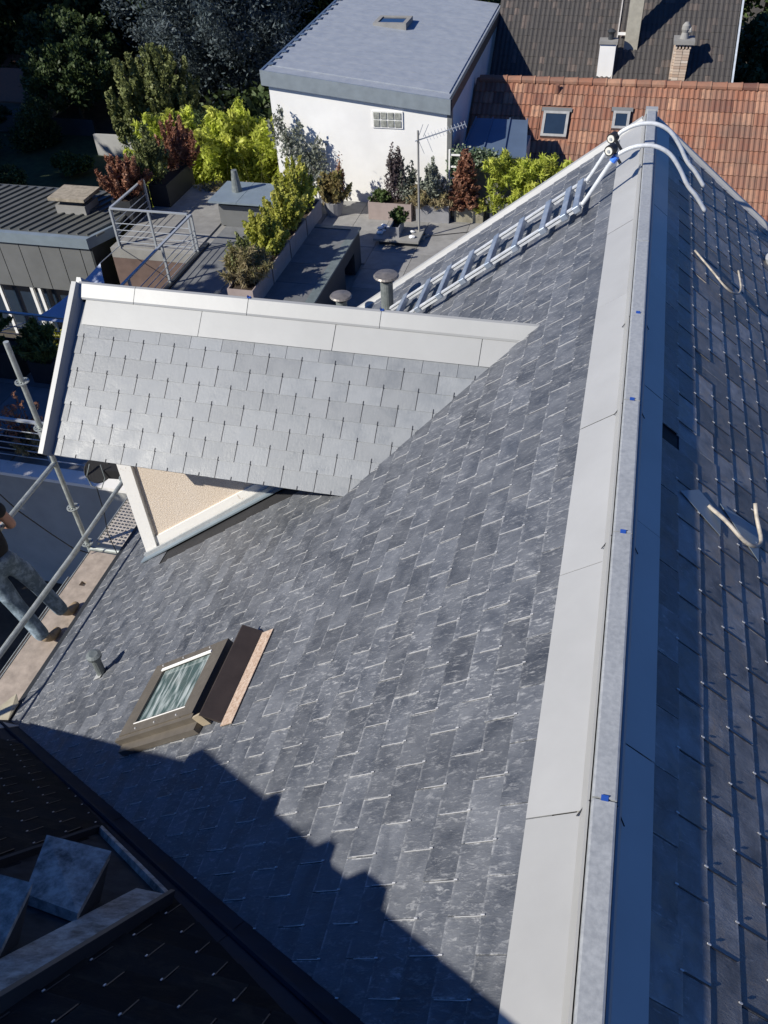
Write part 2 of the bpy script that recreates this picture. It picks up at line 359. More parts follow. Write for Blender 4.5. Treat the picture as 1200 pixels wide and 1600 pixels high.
def lay(slope, rows, s0, exp, v0, vmin, vmax, mat, parent, planes, skip=None, nmax=300, hook=None, seed=1, hook_len=.11, tail_label=None, exp_list=None, stem=None, stem_w=.0017, jit=.0035):
    """rows: tails at s0 + k*exp; joints at v0 + j*SG (odd rows shifted). planes in (v, s)"""
    rr = random.Random(seed)
    meshes = [slate_mesh(seed * 10 + i, mat) for i in range(6)]
    tilt = .036 if exp > .1 else .04
    full, cut = [], []
    H = .0088
    hk = MB(); hs = MB()
    for k in range(rows):
        s_ = s0 + k * exp
        off = v0 + (SG / 2 if k % 2 else 0)
        j0 = math.floor((vmin - off) / SG) - 1; j1 = math.ceil((vmax - off) / SG) + 1
        for j in range(j0, j1 + 1):
            vc = off + (j + .5) * SG + (rr.random() - .5) * jit; sc = s_ + (rr.random() - .5) * jit * (1 if rr.random() < .93 else 5)
            if skip and skip(vc, sc - .06): continue
            rect = [(vc - SW / 2, sc), (vc + SW / 2, sc), (vc + SW / 2, sc - SL), (vc - SW / 2, sc - SL)]
            c = clip(rect, planes)
            if len(c) < 3: continue
            area = abs(sum(c[i][0] * c[(i + 1) % len(c)][1] - c[(i + 1) % len(c)][0] * c[i][1] for i in range(len(c)))) / 2
            if area < .0015: continue
            P = slope.P(sc - .06, vc)
            dist = (P - CAMP).length / max(.15, abs(slope.n.dot((CAMP - P).normalized()))) ** .5
            full.append((0 if in_view(P) else 1, dist, k, vc, sc, c if area < SW * SL * .985 else None, rr.random()))
            if hook and in_view(P, 60):
                # the hook stem lies in the joint below this tail and curls over the tail
                hh = H + TH
                L = hook_len * (0.8 + .25 * rr.random())
                xo = (rr.random() - .5) * .008
                for (a0, a1, h0, h1, w) in ((sc + L, sc - .002, H + TH + .0012 - (L) * .036 * 0, hh + .004, stem_w), (sc - .002, sc - .014, hh + .0045, hh + .003, .0042)):
                    ok = all(A * vc + B * a0 + C_ >= 0 for A, B, C_ in planes) and all(A * vc + B * a1 + C_ >= 0 for A, B, C_ in planes)
                    if not ok: continue
                    if a0 - a1 > .05:
                        h0 = TH + H + .0005 ; h1 = TH + H + .0008
                        # follow the course below (tail raised at its own tail)
                        h0 = H + TH + .001; h1 = TH + H - .036 * exp + .002
                        a0 = min(a0, sc + exp - .004)
                    p0, p1 = slope.P(a0, vc + xo, h0), slope.P(a1, vc + xo, h1)
                    (hs if a0 - a1 > .05 else hk).bar(p0, p1, w, .0026, 0, slope.n)
    full.sort(key=lambda t: (t[0], t[1]))
    n = 0; rest = MB()
    for vis, dist, k, vc, sc, c, r in full:
        if n < nmax and vis == 0 and (c is None or len(c) > 2):
            if c is None:
                o = link('slate', meshes[int(r * 5.99)], parent, M=slope.M(sc, vc, H, tilt))
            else:
                b = MB(); poly = [Vector((x - vc, sc - y, 0)) for x, y in c]; b.prism(poly, (0, 0, TH), 0, 0.0)
                me = bpy.data.meshes.new('slate'); me.from_pydata(b.v, [], b.f); me.materials.append(mat)
                bm = bmesh.new(); bm.from_mesh(me); bmesh.ops.recalc_face_normals(bm, faces=bm.faces); bm.to_mesh(me); bm.free(); cell_attr(me)
                o = link('slate', me, parent, M=slope.M(sc, vc, H, tilt))
            n += 1
        else:
            m = slope.M(sc, vc, H, tilt)
            poly = c if c is not None else [(vc - SW / 2, sc), (vc + SW / 2, sc), (vc + SW / 2, sc - SL), (vc - SW / 2, sc - SL)]
            pts = [m @ Vector((x - vc, sc - y, 0)) for x, y in poly]
            rest.prism(pts, m.to_3x3() @ Vector((0, 0, TH)), 0, r); rest.loc = (rest.loc or []) + [(x - vc, sc - y, 1.0) for x, y in poly] * 2
    if rest.v: tag(rest.build('slates', mat, parent), kind='stuff')
    if hook and hk.v: tag(hk.build('slate_hooks', hook, parent), kind='stuff')
    if hook and hs.v: tag(hs.build('hook_stems', stem or hook, parent), kind='stuff')
    return n

# --- decks (the boarding under the slates) ---
def deck(slope, a0, a1, b0, b1, name, th=.04, m=None, poly=None):
    b = MB(); pts = poly or [(a0, b0), (a1, b0), (a1, b1), (a0, b1)]
    b.prism([slope.P(a, v, -th) for a, v in pts], slope.n * (th - .002))
    return b.build(name, m or M_batten, house)
EAVE = 5.215
YF = 6.95                                  # far verge
left_roof = deck(LS, 0.0, EAVE, -YF, 0, 'roof_slope', poly=[(0, -YF), (EAVE, -YF), (EAVE, -2.62), (0, -.25)])
right_roof = deck(RS, .0, EAVE, .2, YF, 'roof_slope')
# slate edge line by the valley, in (v, s): through px-measured edge points
def line_keep(p, q, keep):
    a, b = (q[1] - p[1]), -(q[0] - p[0]); c = -(a * p[0] + b * p[1])
    if a * keep[0] + b * keep[1] + c < 0: a, b, c = -a, -b, -c
    n = math.hypot(a, b); return (a / n, b / n, c / n)
def ls(x, y): return (-y, (RX - x) / CP)   # left slope (v, s)
valleyL = line_keep(ls(-.364, .676), ls(-3.545, 2.486), ls(-1, 5))
# dormer footprint on the left slope: skip slates wholly inside
def in_dormer(v, s):
    y = -v; x = RX - s * CP; z = RZ - s * SP
    if x < -3.2: return False
    dz = DZ - abs(y - DY) * math.tan(DP)
    return abs(y - DY) < .62 and dz > z + .12
lay(LS, 41, .354, .1245, -1.0575 - .0, -YF + .03, -.5, M_slate, left_roof, [valleyL, (0, -1, EAVE + .03), (1, 0, YF - .02), (0, 1, -.16)], in_dormer, 300, M_steel, 1, .11)
missing = [(3.17, .28), (3.17, .40), (4.05, .44), (4.05, .53), (4.95, .50)]
def skip_r(v, s):
    return any(abs(v - a) < .115 and abs(s - b) < .062 for a, b in missing)
lay(RS, 24, .295, .1250, 1.0275, .55, YF, M_slate_r, right_roof, [(0, 1, -.13), (-1, 0, YF - .02)], skip_r, 170, M_steel, 2, .12, stem=M_hookd, stem_w=.0036, jit=.007)

# --- ridge: flashing sheets, batten box with galvanised cap, blue clips ---
def sheet(slope, a0, a1, b0, b1, h, th, mat, name='flashing_sheet', parent=None, poly=None, bev=.0):
    b = MB(); pts = poly or [(a0, b0), (a1, b0), (a1, b1), (a0, b1)]
    b.prism([slope.P(a, v, h) for a, v in pts], slope.n * th)
    o = b.build(name, mat, parent or house); return o
ys = [.32, 1.22, 2.22, 3.15, 4.26, 5.2, 6.1, 7.0]
for i in range(len(ys) - 1):
    h = .0175 + (.0012 if i % 2 else 0)
    sheet(LS, .03, .242 + .0, -(ys[i + 1] - .004), -ys[i], h, .0014, M_zinc)
    sheet(RS, .03, .183, ys[i] + .25, min(ys[i + 1] + .25, 7.0) - .004, h, .0014, M_zinc)
for s_, sl in ((1, LS), (-1, RS)):        # folded upstand fillet next to the batten
    b = MB(); y0, y1 = .32, 7.0
    x = RX - s_ * .062; z = RZ - .062 * TA + .022
    b.prism([(RX - s_ * .05, y0, z - .03), (RX - s_ * .064, y0, z - .02), (RX - s_ * .045, y0, z + .055), (RX - s_ * .038, y0, z + .055)], (0, y1 - y0, 0))
    b.build('upstand', M_zinc, house)
yc = [.3, 1.23, 2.31, 3.16, 3.92, 4.75, 5.5, 6.1, 7.08]
for i in range(len(yc) - 1):
    b = MB(); w0, w1, h0 = .034, .0375, RZ - .02
    top = RZ + .052 + (.0015 if i % 2 else 0)
    b.prism([(RX - w0, yc[i] + .003, h0), (RX + w0, yc[i] + .003, h0), (RX + w0, yc[i] + .003, top - .003), (RX + w0 - .006, yc[i] + .003, top), (RX - w0 + .006, yc[i] + .003, top), (RX - w0, yc[i] + .003, top - .003)], (0, yc[i + 1] - yc[i] - .006, 0))
    b.build('ridge_cap', M_galv, house)
for y in (1.23, 2.31, 3.16, 3.92):
    b = MB(); b.bb(RX - .010, RX + .010, y - .006, y + .006, RZ + .0535, RZ + .055); b.bb(RX - .010, RX + .010, y + .006, y + .009, RZ + .054, RZ + .060)
    b.build('blue_clip', M_blue, house)
    b = MB()
    for s_ in (-1, 1): b.tube([(RX + s_ * .038, y, RZ + .03), (RX + s_ * .052, y - .01, RZ - .005), (RX + s_ * .066, y - .03, RZ - .018)], .0022, 5)
    b.build('cap_wire', M_hookd, house)
b = MB(); b.bb(RX - .045, RX + .045, 7.0, 7.07, RZ - .06, RZ + .06); b.build('ridge_end_cap', M_zinc, house)
# verge trims along the far gable
for sl, sg in ((LS, -1), (RS, 1)):
    b = MB(); b.prism([sl.P(.05, sg * 6.945, .004), sl.P(.05, sg * 7.01, .004), sl.P(.05, sg * 7.01, .04), sl.P(.05, sg * 6.975, .04), sl.P(.05, sg * 6.965, .02)], sl.u * (EAVE - .05))
    b.build('verge_trim', M_zinc, house)
    b = MB(); b.prism([sl.P(.05, sg * 7.04, -.16), sl.P(.05, sg * 7.06, -.16), sl.P(.05, sg * 7.06, .03), sl.P(.05, sg * 7.04, .03)], sl.u * (EAVE - .05))
    b.build('fascia', M_zinc, house)
# zinc replacement patches on the right slope
def rsv(x, y): return ((x - RX) / CP, y)
for pts in ([(.464, 2.853), (.557, 2.963), (.665, 2.91), (.658, 2.77)], [(.665, 2.986), (.87, 3.028), (.853, 2.806)]):
    sheet(RS, 0, 0, 0, 0, .017, .0012, M_fascia, 'zinc_patch', house, [rsv(*q) for q in pts])
# wrought roof hooks
def smooth_pts(P, m=5):
    P = [Vector(p) for p in P]; out = []
    for i in range(len(P) - 1):
        p0, p1, p2, p3 = P[max(i - 1, 0)], P[i], P[i + 1], P[min(i + 2, len(P) - 1)]
        for k in range(m):
            u = k / m; out.append(.5 * ((2 * p1) + (p2 - p0) * u + (2 * p0 - 5 * p1 + 4 * p2 - p3) * u * u + (3 * p1 - p0 - 3 * p2 + p3) * u ** 3))
    return out + [P[-1]]
def roof_hook(pts, r=.0095):
    b = MB(); b.tube(smooth_pts(pts), r, 8); b.build('roof_hook', simple('rusty pale iron', (.42, .38, .32), .7, .1, .35, 30), house, smooth=True)
roof_hook([RS.P((x - RX) / CP, y, h) for x, y, h in ((.60, 2.90, .02), (.66, 2.85, .045), (.735, 2.79, .06), (.80, 2.82, .06), (.835, 2.90, .055), (.80, 2.99, .075), (.77, 3.04, .1))])
roof_hook([RS.P((x - RX) / CP, y, h) for x, y, h in ((.57, 5.32, .02), (.66, 5.16, .05), (.75, 5.07, .06), (.83, 5.12, .06), (.87, 5.26, .06), (.84, 5.42, .08))], .0065)
b = MB(); P = RS.P(1.36, 6.3, 0); b.tube([P, P + Vector((-.06, -.02, .14))], .055, 14); b.build('vent_pipe', M_galv, house, smooth=False)

# --- valley with the wing ---
def wsv(x, y): return ((y - WRY) / math.cos(WP), x)        # wing: v = ? computed below
wv = WS.v.x                                                # +1 or -1
valleyW = line_keep((wv * -1.707, (1.301 - WRY) / math.cos(WP)), (wv * -3.378, (2.306 - WRY) / math.cos(WP)), (wv * -3, .3))
wing_poly = [(0, wv * .20), (1.1, wv * .2), (5.0, wv * -3.75), (0, wv * -3.98)]
def wdeck():
    # boarding cut along the valley where the two planes meet
    def meet(x): return (WZ0 - (RZ - TA * (RX - x))) / 1.371
    pts = []
    for x in (.2, -3.98):
        y = meet(x) if x < RX else meet(RX); pts.append(((y - WRY) / math.cos(WP), wv * x))
    poly = [(0, wv * .2), pts[0], pts[1], (0, wv * -3.98)]
    b = MB(); b.prism([WS.P(a, v, -.04) for a, v in poly], WS.n * .038); return b.build('roof_slope', M_batten, house)
wing_roof = wdeck()
# opening in the wing with its zinc lined frame
HX0, HX1, HS0, HS1 = -2.75, -1.28, (0.30 - WRY) / math.cos(WP), (1.0 - WRY) / math.cos(WP)
def in_hatch(v, s):
    x = v * wv; return False
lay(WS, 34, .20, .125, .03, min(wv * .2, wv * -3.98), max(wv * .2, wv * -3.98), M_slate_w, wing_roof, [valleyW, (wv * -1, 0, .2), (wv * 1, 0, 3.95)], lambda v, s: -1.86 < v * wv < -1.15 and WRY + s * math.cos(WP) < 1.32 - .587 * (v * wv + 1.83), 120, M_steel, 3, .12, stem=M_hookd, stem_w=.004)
# valley gutter sheets
def meety(x): return (WZ0 - (RZ - TA * (RX - x))) / 1.371
for i, (x0, x1) in enumerate([(-3.93, -2.9), (-2.9, -1.9), (-1.9, -.9), (-.9, .15)]):
    b = MB()
    for (dx, dy, sl_n) in ((0, .16, LS), (0, -.26, WS)):
        pts = []
        for x in (x0, x1 - .004):
            y = meety(x); pts.append((x, y))
        z = lambda x, y, L=sl_n: (RZ - TA * (RX - x)) if L is LS else (WZ0 - 1.371 * y)
        hh = .004 + .001 * (i % 2)
        q = [(pts[0][0], pts[0][1]), (pts[1][0], pts[1][1]), (pts[1][0], pts[1][1] + dy), (pts[0][0], pts[0][1] + dy)]
        b.prism([Vector((x, y, z(x, y))) + sl_n.n * hh for x, y in q], sl_n.n * .0012)
    b.build('valley_sheet', M_valley, house)
# rolled edges of the gutter
b = MB()
for (dy, L) in ((-.10, WS),):
    pts = []
    for k in range(9):
        x = -3.9 + k * .5; y = meety(x) + dy; z = (RZ - TA * (RX - x)) if L is LS else (WZ0 - 1.371 * y)
        pts.append(Vector((x, y, z)) + L.n * (.012 + .004 * math.sin(k * 2.1)))
    b.tube(pts, .012, 6)
b.build('valley_roll', M_valley, house)
b = MB()                                                    # zinc lip at the eave end of the valley
c = Vector((-3.93, meety(-3.93) - .02, WZ0 - 1.371 * (meety(-3.93) - .02)))
b.prism([c + Vector((-.10, -.16, .02)), c + Vector((.03, -.02, .03)), c + Vector((.02, .14, .03)), c + Vector((-.03, .20, .05)), c + Vector((-.13, .02, .03))], (0, 0, .012))
b.build('gutter_lip', simple('cream zinc lip', (.42, .38, .28), .6, .1, .2), house)
# wing back slope, ridge caps and gable
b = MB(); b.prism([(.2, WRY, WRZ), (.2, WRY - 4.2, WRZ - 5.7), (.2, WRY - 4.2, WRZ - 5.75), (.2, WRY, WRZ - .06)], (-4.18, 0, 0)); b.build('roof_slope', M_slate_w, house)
x = .2
capz = [(.2, -.9, .04), (-.9, -1.89, .045), (-1.89, -2.07, .12), (-2.07, -2.33, .05), (-2.33, -2.40, .13), (-2.40, -2.95, .07), (-2.95, -3.01, .15), (-3.01, -3.98, .09)]  # out-of-view caps, heights made up to give the cast shadow its steps
for (a, c_, hz) in capz:
    b = MB(); b.prism([(a - .003, WRY - .09, WRZ - .07), (a - .003, WRY - .03, WRZ + hz), (a - .003, WRY + .03, WRZ + hz), (a - .003, WRY + .09, WRZ - .07)], (c_ - a + .006, 0, 0)); b.build('ridge_cap', M_galv, house)
b = MB()   # gable walls and outer walls
zb = 0.0
b.prism([(-3.9, WRY - 4.0, zb), (-3.9, meety(-3.9) - .1, zb), (-3.9, meety(-3.9) - .1, 7.2), (-3.9, WRY, WRZ - .1), (-3.9, WRY - 4.0, WRZ - 5.6)], (.2, 0, 0))
b.build('wall', M_concw, house)
b = MB(); b.prism([(.17, WRY - 3.9, zb), (.17, .4, zb), (.17, .4, RZ - .3), (.17, WRY, WRZ - .12), (.17, WRY - 3.9, WRZ - 5.5)], (-.2, 0, 0)); b.build('wall', M_concw, house)
b = MB(); ez = RZ - EAVE * SP; ex = EAVE * CP
b.bb(-3.66, -3.5, meety(-3.9) - .1, 6.9, 0, ez + .1); b.build('wall', M_concw, house)
b = MB(); b.bb(3.7, 3.86, .5, 6.9, 0, ez + .1); b.build('wall', M_concw, house)
b = MB(); b.prism([(-3.66, 6.75, 0), (3.86, 6.75, 0), (3.86, 6.75, ez + .05), (RX, 6.75, RZ - .12), (-3.66, 6.75, ez + .05)], (0, .15, 0)); b.build('wall', M_concw, house)
# hatch: zinc lined tray and two slanting zinc topped blocks set in the wing slope
def WPt(x, y, h=0): return Vector((x, y, WZ0 - 1.371 * y)) + WS.n * h
hatch = MB()
hq = [(-1.90, 1.40), (-1.85, 1.35), (-1.27, .985), (-1.19, .42), (-2.6, .42), (-2.6, 1.40)]
def wpoly(pts, h0, h1, mi=0, mb=None):
    mb.prism([WPt(x, y, h0) for x, y in pts], WS.n * (h1 - h0), mi)
b = MB(); wpoly([(-1.84, .0), (-1.84, 1.33), (-1.2, .955), (-1.17, .0)], .004, .010, 0, b); tray = b.build('hatch_tray', simple('dark lead tray', (.035, .036, .038), .8, 0, .4, 12, spec=.1), house)
b = MB(); b.prism([WPt(-1.335, .97, .011), WPt(-1.20, .945, .03), WPt(-1.175, .0, .03), WPt(-1.34, .0, .011)], WS.n * .012); b.build('zinc_shelf', M_oldzinc, house)
b = MB(); b.bar(WPt(-1.185, .96, .03), WPt(-1.165, .0, .03), .018, .05, 0, WS.n); b.build('hatch_frame', M_anthd, house)
b = MB(); b.bar(WPt(-1.19, .955, .02), WPt(-1.84, 1.335, .02), .02, .035, 0, WS.n); b.build('hatch_frame', M_oldzinc, house)
b = MB(); b.bar(WPt(-1.84, 1.33, .02), WPt(-1.84, .0, .02), .02, .04, 0, WS.n); b.build('hatch_frame', M_batten, house)
def block(c1, c2, c3, c4, h):
    """slanted block: top quad with its up-slope edge raised by h"""
    b = MB(); top = [WPt(*c1, h + .03), WPt(*c2, h + .03), WPt(*c3, .045), WPt(*c4, .045)]
    base = [WPt(*c1, .008), WPt(*c2, .008), WPt(*c3, .008), WPt(*c4, .008)]
    th = [t - (t - bb_) * .12 for t, bb_ in zip(top, base)]
    b.add(top + [t - WS.n * .03 for t in top], [(0, 1, 2, 3), (7, 6, 5, 4), (0, 4, 5, 1), (1, 5, 6, 2), (2, 6, 7, 3), (3, 7, 4, 0)], 0)
    b.add([t - WS.n * .031 for t in top] + base, [(0, 4, 5, 1), (1, 5, 6, 2), (2, 6, 7, 3), (3, 7, 4, 0)], 1)
    return b.build('zinc_block', [M_oldzinc, M_batten], house)
block((-1.64, .865), (-1.38, .865), (-1.33, .72), (-1.555, .745), .15)
block((-1.62, .585), (-1.38, .585), (-1.335, .485), (-1.56, .51), .15)
block((-1.61, .33), (-1.38, .33), (-1.335, .20), (-1.56, .23), .15)

# --- skylight in the left slope ---
def lp(s_, y, h=0): return LS.P(s_, -y, h)
def lbox(mb, s0, s1, y0, y1, h0, h1, mi=0):
    mb.prism([lp(s0, y0, h0), lp(s1, y0, h0), lp(s1, y1, h0), lp(s0, y1, h0)], LS.n * (h1 - h0), mi)
skl = MB()
lbox(skl, 2.35, 2.46, 2.03, 2.52, .01, .10); lbox(skl, 2.92, 3.03, 2.03, 2.52, .01, .0995)
lbox(skl, 2.455, 2.925, 2.03, 2.10, .01, .099); lbox(skl, 2.455, 2.925, 2.465, 2.52, .01, .099)
skylight = skl.build('skylight', M_bronze, house)
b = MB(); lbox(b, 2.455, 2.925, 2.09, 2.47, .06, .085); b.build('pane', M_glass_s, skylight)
b = MB(); lbox(b, 2.46, 2.93, 2.452, 2.470, .099, .106); b.build('white_bead', M_white, skylight); b = MB(); lbox(b, 2.45, 2.93, 2.088, 2.093, .0985, .1015); b.build('white_bead', M_white, skylight)
b = MB(); lbox(b, 2.34, 3.035, 1.955, 2.025, .016, .055); lbox(b, 2.345, 3.06, 2.005, 2.03, .05, .092); b.build('sill_flashing', M_bronze, skylight)
b = MB(); b.prism([lp(2.27, 2.0, .016), lp(2.34, 2.0, .016), lp(2.34, 2.0, .09), lp(2.27, 2.0, .10)], LS.v * .012 * -1); b.build('end_cap', simple('tan end cap', (.42, .35, .25), .6), skylight)
b = MB(); b.prism([lp(2.252, 1.99, .105), lp(2.262, 1.99, .105), lp(2.20, 1.99, .014), lp(2.175, 1.99, .014)], lp(0, 2.58) - lp(0, 1.99)); b.build('side_flashing', M_bronzed, skylight)
b = MB(); lbox(b, 2.27, 2.352, 2.03, 2.56, .014, .03); b.build('side_channel', M_batten, skylight)
b = MB(); lbox(b, 2.075, 2.165, 1.96, 2.56, .0172, .022); b.build('board_strip', M_board, skylight)
b = MB()
for y, s0_ in ((2.05, 2.5), (2.05, 2.7), (2.05, 2.88), (2.50, 2.5), (2.50, 2.75), (2.50, 2.95)):
    P = lp(s0_, y, .1); b.disc(P, LS.n, .006, .005, .004, 8)
b.build('screws', M_steel, skylight)['kind'] = 'stuff'

# --- vent pipes ---
def vent(P, h, r, rc, lab):
    P = Vector(P); b = MB(); b.tube([P - Vector((0, 0, .12)), P + Vector((0, 0, h))], r, 18)
    o = b.build('vent_pipe', M_pipe, house, label=lab)
    b = MB()
    for k in range(8):
        a = k * math.pi / 4; b.bar(P + Vector((math.cos(a) * r * .9, math.sin(a) * r * .9, h)), P + Vector((math.cos(a) * r * 1.15, math.sin(a) * r * 1.15, h + r * .9)), .012, .004)
    b.tube([P + Vector((0, 0, h)), P + Vector((0, 0, h + r))], r * .7, 12)
    b.build('cowl_vane', M_pipe, o)
    b = MB(); b.tube([P + Vector((0, 0, h + r * .75)), P + Vector((0, 0, h + r * .85)), P + Vector((0, 0, h + r * 1.1)), P + Vector((0, 0, h + r * 1.3))], [rc * .97, rc, rc * .9, rc * .12], 22)
    b.build('cowl', M_cowl, o)
vent((-1.76, 6.37, 8.70), .34, .055, .112, 'taller grey vent pipe with round cowl near the ladder foot')
vent((-2.30, 6.70, 8.28), .34, .052, .106, 'shorter grey vent pipe with round cowl by the gable edge')
P = Vector((-2.956, 2.805, 7.777)); b = MB(); b.tube([P - Vector((0, 0, .05)), P + Vector((0, 0, .20))], .032, 14)
vp = b.build('vent_pipe', M_pipe, house, label='small grey vent pipe with flat cap below the skylight')
b = MB(); b.tube([P + Vector((0, 0, .2)), P + Vector((0, 0, .225)), P + Vector((0, 0, .235))], [.05, .052, .03], 16); b.build('cowl', M_pipe, vp)
b = MB(); s_, v_ = (RX - P.x) / CP, -P.y; b.prism([LS.P(s_ - .04, v_ - .05, .018), LS.P(s_ + .05, v_ - .05, .018), LS.P(s_ + .05, v_ + .05, .018), LS.P(s_ - .04, v_ + .05, .018)], LS.n * .002); b.build('flashing_sheet', M_zinc, house)

# ------------------------------------------------------------------ dormer
dv = DS.v.x
dorm = empty('dormer', (-2.6, DY, 7.4)); dorm.parent = house; dorm.location = Vector((-2.6, DY, 7.4)) - ORG[house.name]
dorm['label'] = 'small gabled dormer with pale new slates and zinc ridge flashing'
DL = (DY - 3.60) / math.cos(DP)            # slope length
XD0 = -3.40
def dpt(s_, x, h=0): return DS.P(s_, dv * (x + 3.4), h)
def dvy(x): return (x + 3.4) * dv
# decks front and back
b = MB(); b.prism([dpt(0, -3.39, -.05), dpt(DL - .02, -3.39, -.05), dpt(DL - .02, -1.25, -.05), dpt(0, .05, -.05)], DS.n * .048); b.build('roof_deck', M_batten, dorm)
DB = Slope((-3.4, DY, DZ), (0, math.cos(DP), -math.sin(DP)), (0, math.sin(DP), math.cos(DP))); db = DB.v.x
b = MB(); b.prism([DB.P(0, db * 0, -.05), DB.P(DL, db * 0, -.05), DB.P(DL, db * 2.1, -.05), DB.P(0, db * 3.4, -.05)], DB.n * .06); b.build('roof_deck', M_slate_d, dorm)
# slate rows: tails in s; bottom tail at DL
exp_d = .1175
xs0 = -3.33
def lay_d():
    rr = random.Random(5); meshes = [slate_mesh(90 + i, M_slate_d) for i in range(6)]; hk = MB()
    for k in range(8):
        s_ = DL - k * exp_d
        # joint positions measured on the lowest course, alternate courses shifted half a slate
        off = (-3.40 + .098) if k % 2 == 0 else (-3.40 + .098 + SG / 2)
        j = -1
        while True:
            xc = off + (j + .5) * SG; j += 1
            if xc - SW / 2 > -.55: break
            # meeting line with the left slope
            y = DY - s_ * math.cos(DP); z = DZ - s_ * math.sin(DP)
            xm = RX - (RZ - z) / TA
            if xc - SW / 2 > xm + .12: break
            if xc + SW / 2 < -3.37: continue
            rect = [(xc - SW / 2, s_), (xc + SW / 2, s_), (xc + SW / 2, s_ - SL), (xc - SW / 2, s_ - SL)]
            c = clip(rect, [(1, 0, 3.365)]); 
            if len(c) < 3: continue
            M_ = DS.M(s_, dvy(xc), .0088, .039)
            if c[0][0] > rect[0][0] + .002 or len(c) != 4:
                q = MB(); q.prism([Vector(((x - xc) * dv, s_ - y_, 0)) for x, y_ in c], (0, 0, TH), 0, 0)
                me = bpy.data.meshes.new('slate'); me.from_pydata(q.v, [], q.f); me.materials.append(M_slate_d)
                bm = bmesh.new(); bm.from_mesh(me); bmesh.ops.recalc_face_normals(bm, faces=bm.faces); bm.to_mesh(me); bm.free()
            else: me = meshes[rr.randrange(6)]
            link('slate', me, dorm, M=M_)
            L = exp_d
            if k > 0: hk.bar(dpt(s_ + L - .002, xc, .0142), dpt(s_ - .004, xc, .0102), .0030, .003, 0, DS.n)
            hk.bar(dpt(s_ + .004, xc, .017), dpt(s_ - .022, xc, .0155), .0030, .003, 0, DS.n)
    tag(hk.build('slate_hooks', M_hookd, dorm), kind='stuff')
lay_d()
for i, (x0, x1) in enumerate([(-3.33, -2.475), (-2.475, -1.555), (-1.555, -.62), (-.62, .0)]):
    b = MB(); top, bot = .07, .252
    poly = [(top, x0 + (.0 if i else 0)), (bot, x0), (bot, x1 - .004), (top, x1 - .004)]
    b.prism([dpt(a, x, .0185 + .001 * (i % 2)) for a, x in poly], DS.n * .0014); b.build('flashing_sheet', M_zinc_t, dorm)
for i, (x0, x1) in enumerate([(-3.40, -2.97), (-2.97, -2.16), (-2.16, -1.27), (-1.27, -.12)]):
    b = MB(); h = .0008 * (i % 2)
    b.prism([(x0, DY - .078, DZ - .035), (x0, DY - .074, DZ - .022 + h), (x0, DY - .014, DZ + .046 + h), (x0, DY + .006, DZ + .05 + h), (x0, DY + .014, DZ + .046 + h), (x0, DY + .07, DZ - .03)], (x1 - x0 - .004, 0, 0)); b.build('ridge_cap', M_zinc_t, dorm)
for x in (-2.16, -1.27):
    b = MB(); b.bb(x - .012, x + .010, DY - .008, DY + .010, DZ + .050, DZ + .056); b.bb(x - .012, x - .009, DY - .008, DY + .010, DZ + .052, DZ + .064); b.build('blue_clip', M_blue, dorm)
# verge trim at the gable end (upstand)
b = MB(); b.prism([dpt(-.02, -3.365, .0), dpt(-.02, -3.425, .0), dpt(-.02, -3.43, .075), dpt(-.02, -3.395, .075), dpt(-.02, -3.385, .04)], DS.u * (DL + .03)); b.build('verge_trim', M_zinc_t, dorm)
b = MB(); b.prism([DB.P(-.02, db * .03, 0), DB.P(-.02, db * -.03, 0), DB.P(-.02, db * -.03, .07), DB.P(-.02, db * .0, .07)], DB.u * (DL + .03)); b.build('verge_trim', M_zinc_t, dorm)
b = MB(); b.bar(dpt(DL - .008, -3.36, -.012), dpt(DL - .008, -1.45, -.012), .012, .03, 0, DS.n); b.build('eave_trim', M_galv, dorm)
# cheek wall (faces the camera), corner board and skirting
CY = 4.20 - .42
CY = 3.80
cheek_y = 4.20
b = MB(); 
zt = DZ - (DY - cheek_y) * math.tan(DP) + .0
def lz(x): return RZ - TA * (RX - x)
b.prism([(-3.27, cheek_y, lz(-3.27) - .3), (-3.27, cheek_y, 9.4), (-1.3, cheek_y, 9.4), (-1.0, cheek_y, lz(-1.0) - .3)], (0, .08, 0)); b.build('cheek_wall', M_cream, dorm)
b = MB(); b.bb(-3.355, -3.235, cheek_y - .03, cheek_y + .06, 7.42, 9.3); b.build('corner_board', M_chip, dorm)
b = MB(); b.prism([(-3.28, cheek_y - .012, lz(-3.28) - .05), (-1.2, cheek_y - .012, lz(-1.2) - .05), (-1.2, cheek_y - .012, lz(-1.2) + .12), (-3.28, cheek_y - .012, lz(-3.28) + .17)], (0, .02, 0)); b.build('skirting_board', M_chip, dorm)
b = MB(); q = [(-3.46, .0), (-1.2, .0)]
b.prism([Vector((x, cheek_y - .02 - d, lz(x))) + LS.n * h for x, d, h in ((-3.37, .08, .018), (-1.1, .08, .018), (-1.1, .08, .03), (-3.37, .08, .03))], (0, .10, 0)); b.build('flashing_sheet', M_fascia, dorm)
b = MB(); b.bar(Vector((-3.36, cheek_y - .045, lz(-3.36) + .05)), Vector((-1.1, cheek_y - .05, lz(-1.1) + .05)), .02, .04); b.build('flashing_lip', M_galv, dorm)
# front gable wall and the small window below it
b = MB(); b.prism([(-3.36, cheek_y, 7.2), (-3.36, 2 * DY - cheek_y, 7.2), (-3.36, 2 * DY - cheek_y, DZ - .35), (-3.36, DY, DZ - .1), (-3.36, cheek_y, DZ - .35)], (.07, 0, 0)); b.build('gable_wall', M_cream, dorm)

